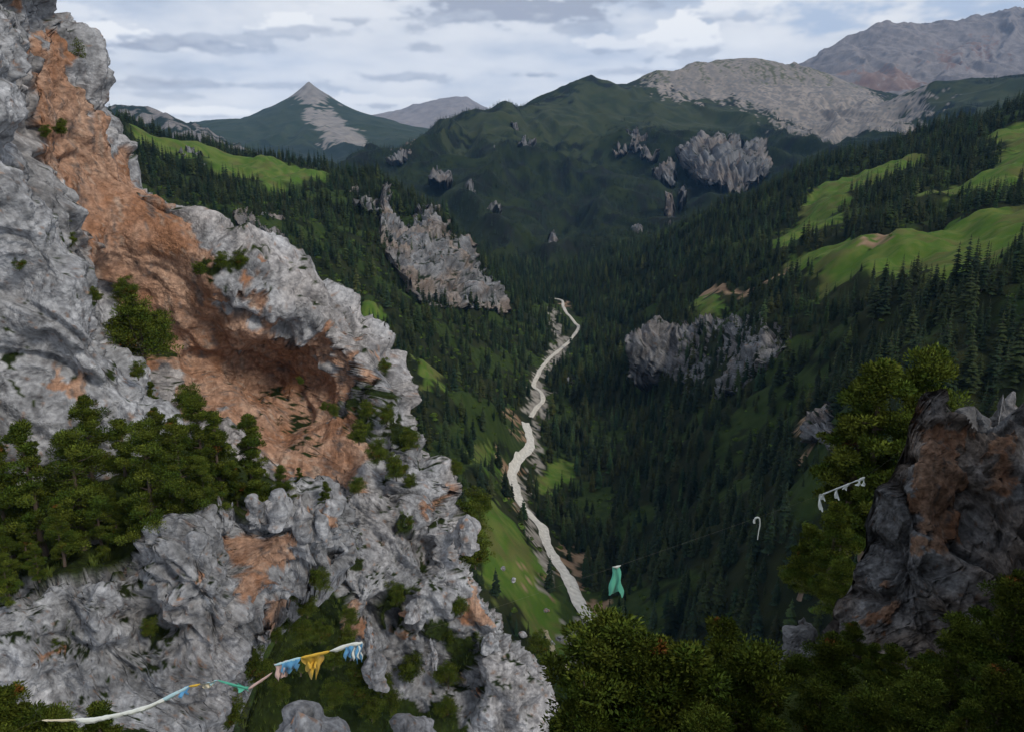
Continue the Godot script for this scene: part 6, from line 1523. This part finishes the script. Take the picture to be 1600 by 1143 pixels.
# plants listed as foot, height, kind (and width); each is labelled by its place in its row, counted from the left
func plant_row(called: String, protos: Array, rows: Array, what: String, where: String, category: String, group: String) -> void:
	rows.sort_custom(func(a, b): return a[0].x / -a[0].z < b[0].x / -b[0].z)
	for i in rows.size():
		var a: Array = rows[i]
		var label := "%s %s %s" % [ORDER[i], what, where] if i == 0 else "%s %s from the left %s" % [ORDER[i], what, where]
		if rows.size() == 1:
			label = "%s %s" % [what, where]
		plant(called, protos[int(a[2])], a[0], a[1], a[0].x * 7.0 + a[0].y * 3.0, label, category, group, a[3])


func plants() -> void:
	var rows := []
	for i in range(0, JUNIPERS.size(), 5):
		var a := [Vector3(JUNIPERS[i], JUNIPERS[i + 1], JUNIPERS[i + 2]), JUNIPERS[i + 3], JUNIPERS[i + 4], 1.15]
		if int(JUNIPERS[i + 4]) == 3 and JUNIPERS[i + 3] > 7.0:
			plant_row("juniper_tree", junipers, [a], "slender juniper tree", "standing alone before the foot of the orange wall", "tree", "")
		else:
			rows.append(a)
	plant_row("juniper_tree", junipers, rows, "green juniper", "on the grassy ledge below the orange wall", "tree", "junipers on the ledge")
	var parts := {"wall": [], "buttress": [], "spur": [], "gully": [], "rim": []}
	for i in range(0, SHRUBS.size(), 5):
		var at := Vector3(SHRUBS[i], SHRUBS[i + 1], SHRUBS[i + 2])
		var a := [at, SHRUBS[i + 3], SHRUBS[i + 4], 1.0]
		if int(SHRUBS[i + 4]) == 2:
			parts.rim.append(a)
		elif at.y > -32.0 and at.z > -72.0:
			parts.buttress.append(a)
		elif at.y > -34.0:
			parts.wall.append(a)
		elif at.y > -47.0:
			parts.spur.append(a)
		else:
			parts.gully.append(a)
	plant_row("juniper_shrub", bushes, parts.rim, "small wiry tree", "on the cliff rim against the sky", "tree", "")
	plant_row("juniper_shrub", bushes, parts.wall, "dark green shrub", "rooted on the orange and grey wall", "shrub", "shrubs on the wall")
	plant_row("juniper_shrub", bushes, parts.buttress, "small shrub", "in the cracks of the pale buttress", "shrub", "shrubs on the buttress")
	plant_row("juniper_shrub", bushes, parts.spur, "low shrub", "among the rocks of the upper spur", "shrub", "shrubs on the upper spur")
	plant_row("juniper_shrub", bushes, parts.gully, "low shrub", "in the gully below the spur", "shrub", "shrubs in the gully")
	var near := {"left": [], "middle": [], "behind": [], "right": []}
	for i in range(0, NEAR_PLANTS.size(), 6):
		var at := Vector3(NEAR_PLANTS[i], NEAR_PLANTS[i + 1], NEAR_PLANTS[i + 2])
		var a := [at, NEAR_PLANTS[i + 3], NEAR_PLANTS[i + 4], NEAR_PLANTS[i + 5]]
		if at.x < -3.0:
			near.left.append(a)
		elif at.z < -33.0:
			near.behind.append(a)
		elif at.x < 6.6:
			near.middle.append(a)
		else:
			near.right.append(a)
	plant_row("juniper_tree", junipers, near.left, "bushy juniper", "below the white end of the flag line", "tree", "junipers under the flag line")
	plant_row("juniper_tree", junipers, near.middle, "bushy juniper", "in the near clump below the green cloth", "tree", "junipers in the near clump")
	plant_row("juniper_tree", junipers, near.behind, "olive green juniper", "in the clump behind the dark spire", "tree", "junipers behind the spire")
	plant_row("juniper_tree", junipers, near.right, "dark juniper", "on the shaded slope below the spire", "tree", "junipers below the spire")
	for i in range(0, BOULDERS.size(), 3):
		var o := put("boulder", rock_block(1.3, 2.2 - 0.2 * (i % 5), 60 + i, 18), mat.rock)
		o.position = Vector3(BOULDERS[i], ground(BOULDERS[i], BOULDERS[i + 2]) + 0.1, BOULDERS[i + 2])
		tag(o, "pale boulder lying in the grass of the valley meadow", "boulder", "pale boulders in the meadow")
